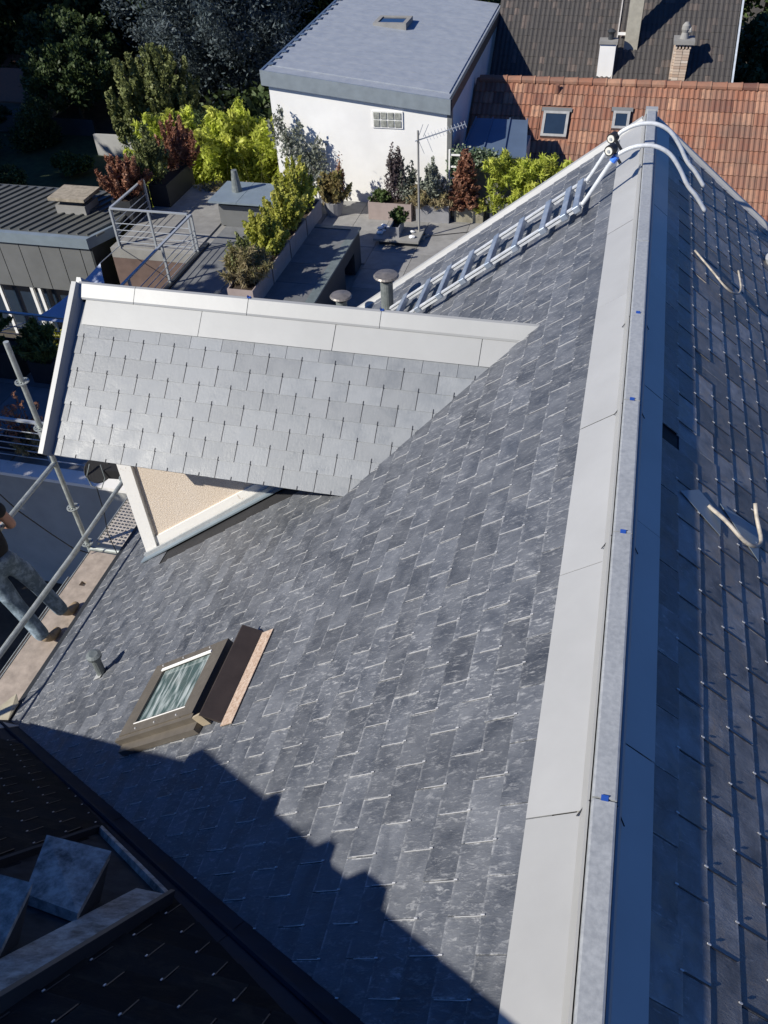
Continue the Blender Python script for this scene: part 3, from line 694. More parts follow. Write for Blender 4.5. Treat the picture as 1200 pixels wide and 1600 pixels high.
# gutter along the eave
b = MB(); ys_ = [(2.75, 4.05), (5.0, 6.95)]
b.prism([(-3.885, 2.62, ez - .02), (-3.95, 2.62, ez - .01), (-3.965, 2.62, ez - .1), (-3.90, 2.62, ez - .1)], (0, 4.3, 0)); b.build('gutter', M_anthd, house)

# ------------------------------------------------------------------ roof ladder
lad = empty('roof_ladder', (-.9, 5.97, 9.5), 'aluminium roof ladder hooked over the ridge with two wheels', 'ladder')
for y0 in (5.76, 6.18):
    b = MB()
    rail0, rail1 = lp(2.22 if y0 < 6 else 2.35, y0 + (0.0), .075), lp(.44, y0 + .04, .075)
    for dh in (0, .022):
        b.bar(rail0 + LS.n * dh, rail1 + LS.n * dh, .026 if dh == 0 else .036, .018 if dh == 0 else .010, 0, LS.n)
    b.build('rail', M_alu, lad)
    b = MB(); yy = y0 + .04
    arc = [lp(.45, yy, .085), lp(.40, yy, .10), Vector((RX - .24, yy, RZ + .10)), Vector((RX - .18, yy, RZ + .165)), Vector((RX - .09, yy, RZ + .205)), Vector((RX + .02, yy, RZ + .21)), Vector((RX + .12, yy, RZ + .165)), Vector((RX + .20, yy, RZ + .075)), Vector((RX + .27, yy, RZ - .03)), Vector((RX + .34, yy, RZ - .10)), Vector((RX + .42, yy, RZ - .20))]
    # smooth the hook
    sm = []
    for i in range(len(arc) - 1):
        p0, p1, p2, p3 = arc[max(i - 1, 0)], arc[i], arc[i + 1], arc[min(i + 2, len(arc) - 1)]
        for k in range(4):
            u = k / 4; sm.append(.5 * ((2 * p1) + (p2 - p0) * u + (2 * p0 - 5 * p1 + 4 * p2 - p3) * u * u + (3 * p1 - p0 - 3 * p2 + p3) * u ** 3))
    sm.append(arc[-1]); b.tube(sm, .0145, 10); b.build('ridge_hook', M_alu, lad, smooth=True)
for s_ in (2.18, 1.92, 1.70, 1.47, 1.23, .99, .75, .575, .475):
    b = MB(); b.bar(lp(s_, 5.74, .09), lp(s_, 6.24, .09), .05, .045, 0, LS.n); bevel(b.build('rung', M_alud, lad), .004)
for dy in (0, .40):
    b = MB(); c = Vector((RX - .255, 5.80 + dy, RZ + .175 - .15 * dy)) 
    b.tube([c - Vector((.012, .028, 0)), c + Vector((.012, .028, 0))], .034, 20, 0); b.tube([c - Vector((.014, .032, 0)), c + Vector((.014, .032, 0))], .025, 18, 1); b.tube([c - Vector((.016, .038, 0)), c + Vector((.016, .038, 0))], .010, 10, 2)
    b.build('wheel', [M_rubber, M_whitepl, M_galv], lad)
    b = MB(); b.bar(c + Vector((.0, .03, 0)), c + Vector((.07, .05, -.1)), .03, .02); b.build('wheel_bracket', M_anthd, lad)
b = MB(); b.tube([Vector((RX - .235, 5.80, RZ + .10)), Vector((RX - .215, 5.80, RZ + .135))], .023, 10); b.build('blue_strap', simple('blue strap', (.05, .2, .75), .5), lad)

# ------------------------------------------------------------------ scaffold
sc = empty('scaffold', (-4.6, 4.5, 0), 'galvanised tube scaffold with guard rail and narrow decks beside the eave', 'scaffold')
def stub(mb, p, d, r=.0242): pass
def standard(P, z0, z1, lean=(0, 0), rings=(), name='standard'):
    b = MB(); b.tube([(P[0], P[1], z0), (P[0] + lean[0] * (z1 - z0), P[1] + lean[1] * (z1 - z0), z1)], .0242, 12)
    o = b.build(name, M_galvp, sc, smooth=False)
    for z in rings:
        cx, cy = P[0] + lean[0] * (z - z0), P[1] + lean[1] * (z - z0); q = MB()
        for k in range(8):
            a0 = k * math.pi / 4; a1 = a0 + math.pi / 4; am = (a0 + a1) / 2
            pts = [(cx + r * math.cos(a), cy + r * math.sin(a), z - .005) for r, a in ((.05, a0), (.062, a0), (.062, am), (.062, a1), (.05, a1), (.05, am))]
            q.prism(pts, (0, 0, .010)); q.bar((cx + .022 * math.cos(a0), cy + .022 * math.sin(a0), z), (cx + .052 * math.cos(a0), cy + .052 * math.sin(a0), z), .012, .010)
        q.build('rosette', M_whitepl if z > 0 and False else M_galvp, o)
    return o
standard((-4.73, 5.04), 0.0, 8.9, (-.0, .0), (6.5, 7.0, 8.0, 8.5))
standard((-3.74, 4.75), 0.0, 7.5, (0, 0), (7.2, 6.5)) if False else None
standard((-4.02, 5.06), 0.0, 7.62, (0, 0), (6.5, 7.5))
standard((-4.73, 2.05), 0.0, 8.2, (0, 0), (6.5,)); standard((-4.02, 7.1), 0, 7.4, (0, 0), (6.5,)); standard((-4.73, 8.0), 0, 6.9, (0, 0), (6.5,))
b = MB(); b.tube([(-4.02, .9, 7.50), (-4.02, 4.15, 7.46)], .0242, 12); b.build('guard_rail', M_galvp, sc)
b = MB(); b.tube([(-4.02, 3.9, 7.462), (-4.02, 5.06, 7.50)], .020, 12); b.build('guard_rail', M_galvp, sc)
b = MB(); b.tube([(-4.73, 2.05, 7.57), (-4.73, 5.04, 7.58)], .0242, 12); b.build('guard_rail', M_galvp, sc)
b = MB(); b.tube([(-4.73, 5.04, 6.42), (-4.02, 5.06, 6.42)], .0242, 12); b.build('transom', M_galvp, sc)
b = MB(); b.tube([(-4.73, 2.05, 6.42), (-4.02, 2.05, 6.42)], .0242, 12); b.build('transom', M_galvp, sc)
def deckp(x0, x1, y0, y1, z, mat, perf=False, hole=None):
    b = MB()
    if not perf:
        if hole:
            hx, hy, r = hole; n = 12
            ring = [(hx + r * math.cos(2 * math.pi * k / n), hy + r * math.sin(2 * math.pi * k / n)) for k in range(n)]
            b.bb(x0, hx - r, y0, y1, z - .05, z); b.bb(hx + r, x1, y0, y1, z - .05, z); b.bb(hx - r, hx + r, y0, hy - r, z - .05, z); b.bb(hx - r, hx + r, hy + r, y1, z - .05, z)
        else: b.bb(x0, x1, y0, y1, z - .05, z)
    else:
        nx, ny = 8, int((y1 - y0) / .045)
        px, py = (x1 - x0) / nx, (y1 - y0) / ny
        for j in range(ny + 1): b.bb(x0, x1, y0 + j * py - .010, y0 + j * py + .010, z - .004, z)
        for i in range(nx + 1):
            w = .012 if 0 < i < nx else .02; b.bb(x0 + i * px - w / 2, x0 + i * px + w / 2, y0, y1, z - .0045, z + .0006)
    b.bb(x0 - .006, x0 + .002, y0, y1, z - .06, z + .006, 1); b.bb(x1 - .002, x1 + .006, y0, y1, z - .06, z + .006, 1)
    b.build('deck', [mat, M_galvp], sc)
deckp(-4.68, -4.34, 2.10, 4.98, 6.45, M_wood, hole=(-4.52, 4.55, .03))
deckp(-4.68, -4.34, 5.12, 7.95, 6.45, M_deckst, True)
deckp(-5.10, -4.76, 2.10, 4.98, 5.95, simple('dark lower deck', (.06, .05, .045), .8, 0, .2), False)
b = MB(); b.bb(-4.335, -4.30, 2.1, 4.98, 6.45, 6.5); b.build('toe_board', M_anthd, sc)

# ------------------------------------------------------------------ black bucket hung on the scaffold and its cable
bk = empty('bucket', (-4.3, 5.10, 7.3), 'black round bucket with loops of cable hung under the dormer eave', 'bucket')
b = MB(); c = Vector((-4.37, 5.15, 7.45)); ax = Vector((.35, -.5, .55)).normalized()
b.tube([c - ax * .10, c + ax * .06, c + ax * .075, c + ax * .04], [.095, .125, .118, .108], 22); b.build('shell', M_rubber, bk)
b = MB(); b.tube([c + ax * .04, c + ax * .05], [.10, .04], 20); b.build('lining', M_batten, bk)
b = MB(); b.bar(c + Vector((.1, 0, .02)), c + Vector((.36, .03, .02)), .12, .10); b.build('dark_bag', M_black, bk)
b = MB()
loop = [c + Vector((-.02, -.06, .13)), c + Vector((-.05, -.12, .02)), c + Vector((.0, -.16, -.06)), c + Vector((.08, -.14, -.10)), c + Vector((.12, -.09, 0)), c + Vector((.09, -.05, .13))]
b.tube(loop, .006, 6); b.build('cable_loop', M_pipe, bk)
cb = MB(); cb.tube([(-4.38, 5.06, 7.32), (-4.37, 5.02, 7.0), (-4.40, 5.0, 6.75), (-4.36, 4.98, 6.46)], .005, 6); tag(cb.build('hanging_cable', M_rubber, loc=(-4.38, 5.04, 6.46)), 'thin black cable hanging from the bucket to the perforated deck', 'cable')
cb = MB(); cb.tube([(-5.15, 4.5, 7.9), (-4.98, 4.62, 7.3), (-4.86, 4.75, 6.9), (-4.75, 4.85, 6.6), (-4.66, 4.93, 6.47)], .006, 6); tag(cb.build('safety_rope', M_rubber, loc=(-4.7, 4.9, 6.46)), 'dark rope slanting from the worker down to the deck', 'rope')

# ------------------------------------------------------------------ person
def skin_obj(name, pts, edges, rads, mat, parent, root=0, sub=2):
    w = ORG[parent.name]; me = bpy.data.meshes.new(name); me.from_pydata([tuple(Vector(p) - w) for p in pts], edges, [])
    o = link(name, me, parent, loc=w)
    m = o.modifiers.new('skin', 'SKIN'); me.skin_vertices.new() if not me.skin_vertices else None
    for i, r in enumerate(rads):
        rr_ = r if isinstance(r, tuple) else (r, r); me.skin_vertices[0].data[i].radius = rr_; me.skin_vertices[0].data[i].use_root = (i == root)
    m.use_smooth_shade = True; s_ = o.modifiers.new('sub', 'SUBSURF'); s_.levels = sub; s_.render_levels = sub
    me.materials.append(mat)
    return o
pz = 6.45
FW = Vector((-.88, .47, 0)).normalized(); RT = Vector((FW.y, -FW.x, 0))
pc = Vector((-4.50, 3.95, pz))
def pp(f, r, z): return pc + FW * f + RT * r + Vector((0, 0, z))
person = empty('person', tuple(pc), 'worker in black t-shirt, faded ripped jeans and tan boots standing on the scaffold deck', 'person')
# feet measured: one near (-4.43, 4.05), one near (-4.41, 3.77)
fa, fb = Vector((-4.43, 4.10, pz)), Vector((-4.44, 3.78, pz))
hip = pp(-.02, 0, .90) + Vector((-.25, .0, 0))
shirt_pts = [hip + Vector((0, 0, .0)), hip + Vector((0, 0, .22)) + FW * .01, hip + Vector((0, 0, .38)) + FW * .04, hip + Vector((0, 0, .50)) + FW * .07, hip + Vector((0, 0, .57)) + FW * .08,
             hip + Vector((0, 0, .50)) + FW * .07 + RT * .19, hip + FW * .06 + RT * .25 + Vector((0, 0, .36)), hip + Vector((0, 0, .50)) + FW * .07 - RT * .19, hip + FW * .08 - RT * .24 + Vector((0, 0, .36))]
# one continuous body (skin), clothing as its children
body_pts = [hip, hip + Vector((0, 0, .25)) + FW * .01, hip + Vector((0, 0, .48)) + FW * .07, hip + Vector((0, 0, .60)) + FW * .09, hip + Vector((0, 0, .70)) + FW * .12, hip + Vector((0, 0, .80)) + FW * .14,
            hip + Vector((0, 0, .48)) + FW * .07 + RT * .19, hip + FW * .05 + RT * .27 + Vector((0, 0, .22)), hip + FW * .26 + RT * .22 + Vector((0, 0, .12)), hip + FW * .34 + RT * .20 + Vector((0, 0, .12)),
            hip + Vector((0, 0, .48)) + FW * .07 - RT * .19, hip + FW * .06 - RT * .27 + Vector((0, 0, .22)), hip + FW * .27 - RT * .2 + Vector((0, 0, .15)), hip + FW * .35 - RT * .17 + Vector((0, 0, .16)),
            hip + RT * .10 + Vector((0, 0, -.06)), (hip + RT * .12 + fa) / 2 + FW * .05 + Vector((0, 0, .03)), fa + Vector((0, 0, .10)), hip - RT * .10 + Vector((0, 0, -.06)), (hip - RT * .1 + fb) / 2 + FW * .05 + Vector((0, 0, .03)), fb + Vector((0, 0, .10))]
body_e = [(0, 1), (1, 2), (2, 3), (3, 4), (4, 5), (2, 6), (6, 7), (7, 8), (8, 9), (2, 10), (10, 11), (11, 12), (12, 13), (0, 14), (14, 15), (15, 16), (0, 17), (17, 18), (18, 19)]
body_r = [(.11, .09), (.11, .085), (.12, .09), .055, .085, .075, .058, .042, .032, .028, .058, .042, .032, .028, .075, .055, .042, .075, .055, .042]
skin_obj('body', body_pts, body_e, body_r, M_skin, person)
sh_e = [(0, 1), (1, 2), (2, 3), (3, 4), (3, 5), (5, 6), (3, 7), (7, 8)]
skin_obj('shirt', shirt_pts, sh_e, [(.165, .125), (.165, .125), (.18, .13), (.15, .11), .075, .085, .07, .085, .07], M_black, person)
kr, kl = (hip + RT * .12 + fa) / 2 + FW * .05 + Vector((0, 0, .02)), (hip - RT * .1 + fb) / 2 + FW * .05 + Vector((0, 0, .02))
jp = [hip + Vector((0, 0, .13)), hip + Vector((0, 0, -.03)), hip + RT * .10 + Vector((0, 0, -.10)), (hip + RT * .1 + kr) / 2, kr, (kr + fa) / 2 + Vector((0, 0, .05)), fa + Vector((0, 0, .09)), hip - RT * .10 + Vector((0, 0, -.10)), (hip - RT * .1 + kl) / 2, kl, (kl + fb) / 2 + Vector((0, 0, .05)), fb + Vector((0, 0, .09))]
je = [(0, 1), (1, 2), (2, 3), (3, 4), (4, 5), (5, 6), (1, 7), (7, 8), (8, 9), (9, 10), (10, 11)]
skin_obj('jeans', jp, je, [(.155, .125), (.165, .13), .105, .098, .078, .074, .07, .105, .098, .078, .074, .07], M_denim, person, 1)
for f_, dr in ((fa, Vector((.55, .5, 0)).normalized()), (fb, Vector((.35, .6, 0)).normalized())):
    dr = FW * .55 + Vector((.5, .1, 0)); dr.normalize()
    skin_obj('boot', [f_ + Vector((0, 0, .15)), f_ + Vector((0, 0, .055)), f_ + dr * .09 + Vector((0, 0, .045)), f_ + dr * .19 + Vector((0, 0, .035))], [(0, 1), (1, 2), (2, 3)], [.05, (.052, .05), (.046, .04), (.04, .03)], M_boot, person, 1)
for sgn in (1, -1):
    base = hip + FW * .34 + RT * (.20 if sgn > 0 else -.17) + Vector((0, 0, .12 if sgn > 0 else .16))
    hp = [base, base + FW * .07]; he = [(0, 1)]; hr = [(.030, .018), (.038, .016)]
    for k in range(4):
        q = base + FW * .09 + RT * (.027 - .018 * k); L = (.03, .035, .033, .026)[k]
        i0 = len(hp); hp += [q, q + FW * L + Vector((0, 0, -.006)), q + FW * L * 1.5 + Vector((0, 0, -.03))]; he += [(1, i0), (i0, i0 + 1), (i0 + 1, i0 + 2)]; hr += [.009, .0085, .0075]
    q = base + FW * .03 - RT * .03 * sgn; i0 = len(hp); hp += [q, q + FW * .035 - RT * .02 * sgn + Vector((0, 0, -.01))]; he += [(0, i0), (i0, i0 + 1)]; hr += [.010, .008]
    skin_obj('hand', hp, he, hr, M_skin, person)
hc = hip + Vector((0, 0, .77)) + FW * .13
b = MB()
for (rx, zz) in (): pass
bm = bmesh.new(); bmesh.ops.create_icosphere(bm, subdivisions=3, radius=1)
for v in bm.verts:
    c_ = v.co.copy(); v.co = hc + FW * (c_.x * .100 + (.012 if c_.x > .9 and abs(c_.z) < .3 else 0)) + RT * c_.y * .082 + Vector((0, 0, c_.z * .118))
    v.co -= ORG[person.name]
me = bpy.data.meshes.new('head'); bm.to_mesh(me); bm.free(); me.materials.append(M_skin); me.shade_smooth(); hd = link('head', me, person, loc=ORG[person.name])
b = MB(); b.tube([hc + FW * .095 + Vector((0, 0, .02)), hc + FW * .118 + Vector((0, 0, -.02)), hc + FW * .1 + Vector((0, 0, -.03))], [.008, .014, .012], 8); b.build('nose', M_skin, hd)
b = MB()
for s2 in (-1, 1): b.tube([hc + RT * s2 * .078 + Vector((0, 0, .02)), hc + RT * s2 * .09 + Vector((0, 0, .0)), hc + RT * s2 * .08 + Vector((0, 0, -.03))], [.010, .016, .008], 8)
b.build('ears', M_skin, hd)
b = MB()
for s2 in (-1, 1): b.tube([hc + FW * .086 + RT * s2 * .032 + Vector((0, 0, .01)), hc + FW * .096 + RT * s2 * .032 + Vector((0, 0, .01))], .010, 10)
b.bar(hc + FW * .092 - RT * .022 + Vector((0, 0, -.055)), hc + FW * .092 + RT * .022 + Vector((0, 0, -.055)), .008, .006); b.build('eyes_and_mouth', M_hair, hd)
bm = bmesh.new(); bmesh.ops.create_icosphere(bm, subdivisions=3, radius=1); bmesh.ops.delete(bm, geom=[v for v in bm.verts if v.co.z < -.1 or (v.co.x > .55 and v.co.z < .6)], context='VERTS')
for v in bm.verts: v.co = hc + FW * v.co.x * .112 + RT * v.co.y * .094 + Vector((0, 0, v.co.z * .13)) - ORG[person.name]
me = bpy.data.meshes.new('hair'); bm.to_mesh(me); bm.free(); me.materials.append(M_hair); link('hair', me, hd, loc=ORG[person.name])

# ------------------------------------------------------------------ terrace (lower building): slabs, pavers, walls
T = 3.0
tb = MB()
tb.bb(-9.98, 6.0, 9.5, 21.85, T - .30, T - .035); tb.bb(-12.45, -9.98, 18.05, 22.3, T - .30, T - .036); tb.bb(-17, -9.98, 9.5, 13.05, T - .30, T - .037)
terrace = tag(tb.build('terrace', M_conc), kind='structure')
def pavers(x0, x1, y0, y1, px, py, mat, h=0.0, vis=True):
    me = bpy.data.meshes.new('paver'); b = MB(); b.bb(-px / 2 + .006, px / 2 - .006, -py / 2 + .006, py / 2 - .006, -.035, 0); me.from_pydata(b.v, [], [tuple(reversed(f)) for f in b.f]); me.materials.append(mat)
    bm = bmesh.new(); bm.from_mesh(me); bmesh.ops.recalc_face_normals(bm, faces=bm.faces); bm.to_mesh(me); bm.free()
    nx, ny = round((x1 - x0) / px), round((y1 - y0) / py)
    for i in range(nx):
        for j in range(ny):
            P = Vector((x0 + (i + .5) * px, y0 + (j + .5) * py, T + h + random.uniform(-.002, .002)))
            if in_view(P, 40): link('paver', me, terrace, loc=P)
pavers(-9.86, -7.34, 14.0, 22.0, 1.26, 1.14, M_paved)
pavers(-5.58, .9, 14.2, 21.8, 1.08, .95, M_pave)
pavers(-7.34, -5.58, 18.25, 21.8, .88, .887, M_pave)
pavers(-12.4, -10.06, 18.15, 22.2, 1.17, 1.01, M_pave)
pavers(-16.0, -10.0, 9.6, 13.0, 1.2, 1.13, M_paved)
# dark kerb along the courtyard edge
def thing(name, mb, mats, loc, label, cat, group=None, smooth=False):
    o = mb.build(name, mats, None, loc=loc, smooth=smooth); return tag(o, label, cat, group)
b = MB(); b.bb(-9.98, -9.86, 13.05, 18.6, T - .3, T + .05); thing('terrace_kerb', b, M_anthd, (-9.92, 15, T), 'dark metal kerb along the courtyard edge of the blue grey terrace', 'kerb')
b = MB(); b.bb(-12.45, -9.98, 18.05, 18.25, .0, T - .305); thing('courtyard_wall', b, M_brownw, (-11.2, 18.1, 0), 'brown rendered wall below the terrace railing', 'wall')
b = MB(); b.bb(-9.98, -9.80, 13.05, 18.05, .0, T - .305); thing('courtyard_wall', b, M_anthd, (-9.9, 15, 0), 'dark wall under the terrace beside the sunken courtyard', 'wall')
b = MB(); b.bb(-17, -5.0, 9.30, 9.5, 0, T + .0); b.bb(-17, -5, 9.24, 9.52, T, T + .07, 1)
pw = empty('parapet_wall', (-9, 9.4, 0), 'grey rendered wall with rough white coping below the lower left railing', 'wall')
q = MB(); q.bb(-17, -5.0, 9.30, 9.5, 0, T); q.build('wall_face', M_concw, pw); q = MB(); q.bb(-17, -5, 9.22, 9.54, T, T + .07); q.build('coping', M_chip, pw)
# raised stair enclosure
se = empty('stair_enclosure', (-6.4, 16, T), 'long raised dark metal box with a paved top and a low opening at its side', 'roof box')
b = MB(); b.bb(-7.30, -5.62, 13.6, 18.2, T, T + .93)
b = MB(); b.bb(-7.3, -5.64, 13.6, 16.85, T, T + .90); b.bb(-7.3, -5.64, 17.65, 18.18, T, T + .90); b.bb(-7.3, -5.64, 16.85, 17.65, T + .55, T + .90); b.bb(-7.3, -6.2, 16.85, 17.65, T, T + .55); b.build('side_wall', M_anthd, se)
b = MB(); b.bb(-5.80, -5.60, 13.5, 18.22, T + .90, T + .945); b.bb(-7.30, -5.805, 18.06, 18.22, T + .90, T + .944); b.build('edge_trim', simple('green grey edge trim', (.15, .18, .18), .5, .1), se)
me_ = None
for i in range(5):
    b = MB(); b.bb(-7.29, -5.81, 13.55 + i * .9, 13.55 + (i + 1) * .9 - .01, T + .90, T + .93 + .001 * (i % 2)); b.build('paver', M_paved, se)
# low wall / bench with overhanging lid at the back left
bw = empty('chimney_base', (-9.2, 20, T), 'grey slab topped plinth carrying a short dark flue', 'plinth')
b = MB(); b.bb(-10.0, -8.0, 19.75, 20.6, T, T + .55); b.build('plinth_wall', M_anth, bw)
b = MB(); 
for i in range(3): q = MB(); q.bb(-10.15 + i * .8, -10.15 + (i + 1) * .8 - .012, 19.5, 20.85, T + .70, T + .75); q.build('slab', M_fascia, bw)
b = MB(); [b.bb(-10.02 + k * .7, -9.94 + k * .7, 19.8, 19.95, T + .55, T + .70) for k in range(3)]; b.build('stubs', M_conc, bw)['kind'] = 'stuff'
b = MB(); b.tube([(-9.62, 20.25, T + .75), (-9.62, 20.25, T + 1.3)], [.14, .075], 14); b.build('flue', M_pipe, bw)

# railings
def railing(name, A, B, zb_, h, posts, bars, label, ext=None):
    A = Vector(A); B = Vector(B); o = empty(name, tuple((A + B) / 2), label, 'railing', 'grey steel terrace railings')
    b = MB(); b.bar(A + Vector((0, 0, h)), B + Vector((0, 0, h)), .06, .035); b.build('handrail', M_rail, o)
    for i in range(posts):
        P = A.lerp(B, i / (posts - 1)); q = MB(); q.bar(P, P + Vector((0, 0, h - .018)), .05, .05, 0, (B - A)); q.build('post', M_rail, o)
    for z in bars:
        q = MB(); q.tube([A + Vector((0, 0, z)), B + Vector((0, 0, z))], .011, 6); q.build('bar', M_rail, o)
    return o
railing('railing', (-12.2, 18.12, T), (-10.06, 18.12, T), T, 1.0, 3, (.12, .28, .44, .62), 'grey steel railing above the brown courtyard wall')
railing('railing', (-9.95, 18.1, T), (-9.95, 13.1, T), T, 1.0, 4, (.12, .28, .44, .60), 'grey steel railing running beside the dark paved terrace towards the dormer')
railing('railing', (-15.8, 12.95, T), (-10.0, 12.95, T), T, 1.0, 6, (.12, .3, .48, .66), 'grey steel railing behind the planters at the courtyard edge')
railing('railing', (-15.8, 9.62, T + .0), (-6.4, 9.62, T + .0), T, 1.0, 8, (.15, .30, .45, .60, .75), 'grey steel railing on top of the white coped wall')
railing('railing', (-12.2, 18.16, T), (-12.2, 20.0, T), T, 1.0, 2, (.12, .28, .44, .62), 'short grey steel railing return beside the ribbed roof')
# shade sail
b = MB(); N = 8
c0, c1, c2, c3 = Vector((-11.78, 16.5, 3.35)), Vector((-10.3, 14.5, 2.9)), Vector((-13.07, 15.02, 2.5)), Vector((-11.9, 15.4, 2.9))
grid = []
for i in range(N + 1):
    for j in range(N + 1 - i):
        u, v = i / N, j / N; w = 1 - u - v
        P = c0 * w + c1 * u + c2 * v; P = P + Vector((0, 0, -.25 * (u * v + v * w + u * w)))
        pull = u * v * w * 0; grid.append(((i, j), P))
idx = {k: n for n, (k, _) in enumerate(grid)}
cen = (c0 + c1 + c2) / 3
vs = []
for (i, j), P in grid:
    u, v = i / N, j / N; w = 1 - u - v
    e = min(u, v, w); k = (u * v + v * w + w * u) * 3; edge = max(0, 1 - e * 6)
    vs.append(P + (cen - P) * .13 * edge * min(1, k))
fs = []
for i in range(N):
    for j in range(N - i):
        fs.append((idx[(i, j)], idx[(i + 1, j)], idx[(i, j + 1)]))
        if j < N - i - 1: fs.append((idx[(i + 1, j)], idx[(i + 1, j + 1)], idx[(i, j + 1)]))
b.add(vs, fs); o = thing('shade_sail', b, M_sail, tuple(cen), 'triangular blue grey shade sail stretched over the courtyard', 'shade sail', None, True)
b = MB(); b.tube([c0, Vector((-12.2, 18.1, 3.0))], .012, 5); b.tube([c2, Vector((-13.4, 13.0, 3.0))], .012, 5); b.build('guy_rope', M_rail, o)

# ------------------------------------------------------------------ ribbed-roof building (left)
bb_ = empty('clad_pavilion', (-15.5, 19, 0), 'low anthracite clad pavilion with a ribbed grey metal roof', 'building')
b = MB(); b.prism([(-22, 18.05, 3.16), (-12.98, 18.05, 3.16), (-12.62, 18.9, 3.16), (-12.62, 20.6, 3.3), (-22, 20.6, 3.3)], (0, 0, .05)); b.build('roof', M_roofm, bb_)
k = 0; x = -21.5
dr = Vector((.425, .905, 0)).normalized()
while x < -12.8:
    p0 = Vector((x, 18.12, 3.235)); L = 2.65
    if x + dr.x * L > -12.7: L = (-12.7 - x) / dr.x
    if L > .2: q = MB(); q.bar(p0, p0 + dr * L + Vector((0, 0, .13 * L / 2.65)), .05, .05); q.build('rib', M_roofm, bb_)
    x += .29
b = MB(); b.bb(-22, -12.98, 17.88, 18.04, 2.95, 3.23); b.prism([(-12.98, 17.88, 2.95), (-12.58, 18.9, 2.95), (-12.66, 18.95, 2.95), (-12.98, 18.15, 2.95)], (0, 0, .28)); b.build('fascia', M_fascia, bb_)
x = -22
while x < -13.1:
    q = MB(); x2 = min(x + .62, -13.0); q.bb(x + .012, x2 - .012, 17.96, 18.0, 1.62, 2.95); q.build('cladding_panel', M_anth, bb_); x += .62
b = MB(); b.bb(-22, -13.0, 18.0, 18.1, 1.60, 2.95); b.bb(-13.0, -12.95, 17.96, 20.5, 0, 3.0); b.bb(-22, -13, 20.3, 20.5, 0, 3.1); b.bb(-22, -13, 18.1, 20.3, -.0, .05); b.build('wall', M_anthd, bb_)
for x in (-16.4, -15.35, -15.1, -14.1):
    q = MB(); q.bb(x, x + .09, 18.0, 18.08, 0, 1.6); q.build('window_post', M_white, bb_)
q = MB(); q.bb(-22, -13, 18.3, 18.32, .05, 1.6); q.build('pane', M_glass, bb_)
b = MB(); b.bb(-14.55, -13.65, 19.15, 19.85, 3.2, 3.50, 0); cm = b.build('chimney', M_conc, bb_)
b = MB(); b.bb(-14.45, -13.75, 19.25, 19.75, 3.5, 3.66, 0); b.build('chimney_opening', M_anthd, cm)
b = MB(); b.bb(-14.65, -13.55, 19.05, 19.95, 3.66, 3.74, 0); b.build('chimney_slab', simple('lichened concrete slab', (.30, .26, .20), .9, 0, .3, 8, .4), cm)

# ------------------------------------------------------------------ white building
wb = empty('white_building', (-6.6, 26, 0), 'white rendered outbuilding with a pale blue grey flat roof and glass block window', 'building')
b = MB(); b.prism([(-9.0, 21.85, 0), (-4.25, 21.85, 0), (-4.25, 21.85, 5.56), (-9.0, 21.85, 5.98)], (0, .2, 0)); b.build('wall', M_white, wb)
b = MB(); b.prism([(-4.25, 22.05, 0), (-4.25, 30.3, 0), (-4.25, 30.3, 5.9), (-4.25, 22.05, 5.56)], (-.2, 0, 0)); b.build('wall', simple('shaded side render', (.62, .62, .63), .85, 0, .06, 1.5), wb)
b = MB(); b.bb(-9.0, -8.8, 22.05, 36, 0, 5.9); b.build('wall', M_white, wb)
zl, zr = 6.28, 5.74; XL, XR, Y0, Y1 = -9.12, -4.18, 21.72, 36.0
def wz(x): return zl + (zr - zl) * (x - XL) / (XR - XL)
b = MB(); b.prism([(XL, Y0 + .06, wz(XL) - .12), (XR, Y0 + .06, wz(XR) - .12), (XR, Y0 + .06, wz(XR)), (XL, Y0 + .06, wz(XL))], (0, 8.7, .22)); b.build('roof', M_felt, wb)
b = MB(); b.prism([(XL, Y0 + 8.8, wz(XL) - .12 + .22), (-6.0, Y0 + 8.8, wz(-6) - .12 + .22), (-6, Y0 + 8.8, wz(-6) + .22), (XL, Y0 + 8.8, wz(XL) + .22)], (0, 6, .15)); b.build('roof', M_felt, wb)
yk = Y0 + .5; i = 0
while yk < Y0 + 8.6:
    zz = .22 * (yk - Y0 - .06) / 8.7
    q = MB(); q.prism([(XL + .12, yk, wz(XL + .12) + zz + .001), (XR - .1, yk, wz(XR - .1) + zz + .001), (XR - .1, yk + .5, wz(XR - .1) + zz + .013), (XL + .12, yk + .5, wz(XL + .12) + zz + .013)], (0, 0, .026)); q.build('roofing_strip', M_felt, wb)
    q = MB(); q.prism([(XL, yk, wz(XL) + zz), (XL + .17, yk - .02, wz(XL + .17) + zz + .05), (XL + .17, yk + .25, wz(XL + .17) + zz + .02), (XL, yk + .2, wz(XL) + zz)], (0, 0, .02)); q.build('edge_tooth', M_blueroof, wb)
    yk += .52
b = MB(); b.prism([(XL - .03, Y0, wz(XL) - .33), (XR + .03, Y0, wz(XR) - .33), (XR + .03, Y0, wz(XR) + .03), (XL - .03, Y0, wz(XL) + .03)], (0, .055, 0)); b.build('fascia', simple('zinc fascia', (.25, .29, .32), .5, .2, .12, 4), wb)
b = MB(); b.prism([(XR - .02, Y0 + .06, wz(XR) - .25), (XR + .05, Y0 + .06, wz(XR) - .25), (XR + .05, Y0 + .06, wz(XR) + .02), (XR - .02, Y0 + .06, wz(XR) + .02)], (0, 8.7, .22)); b.build('edge_trim', M_anthd, wb)
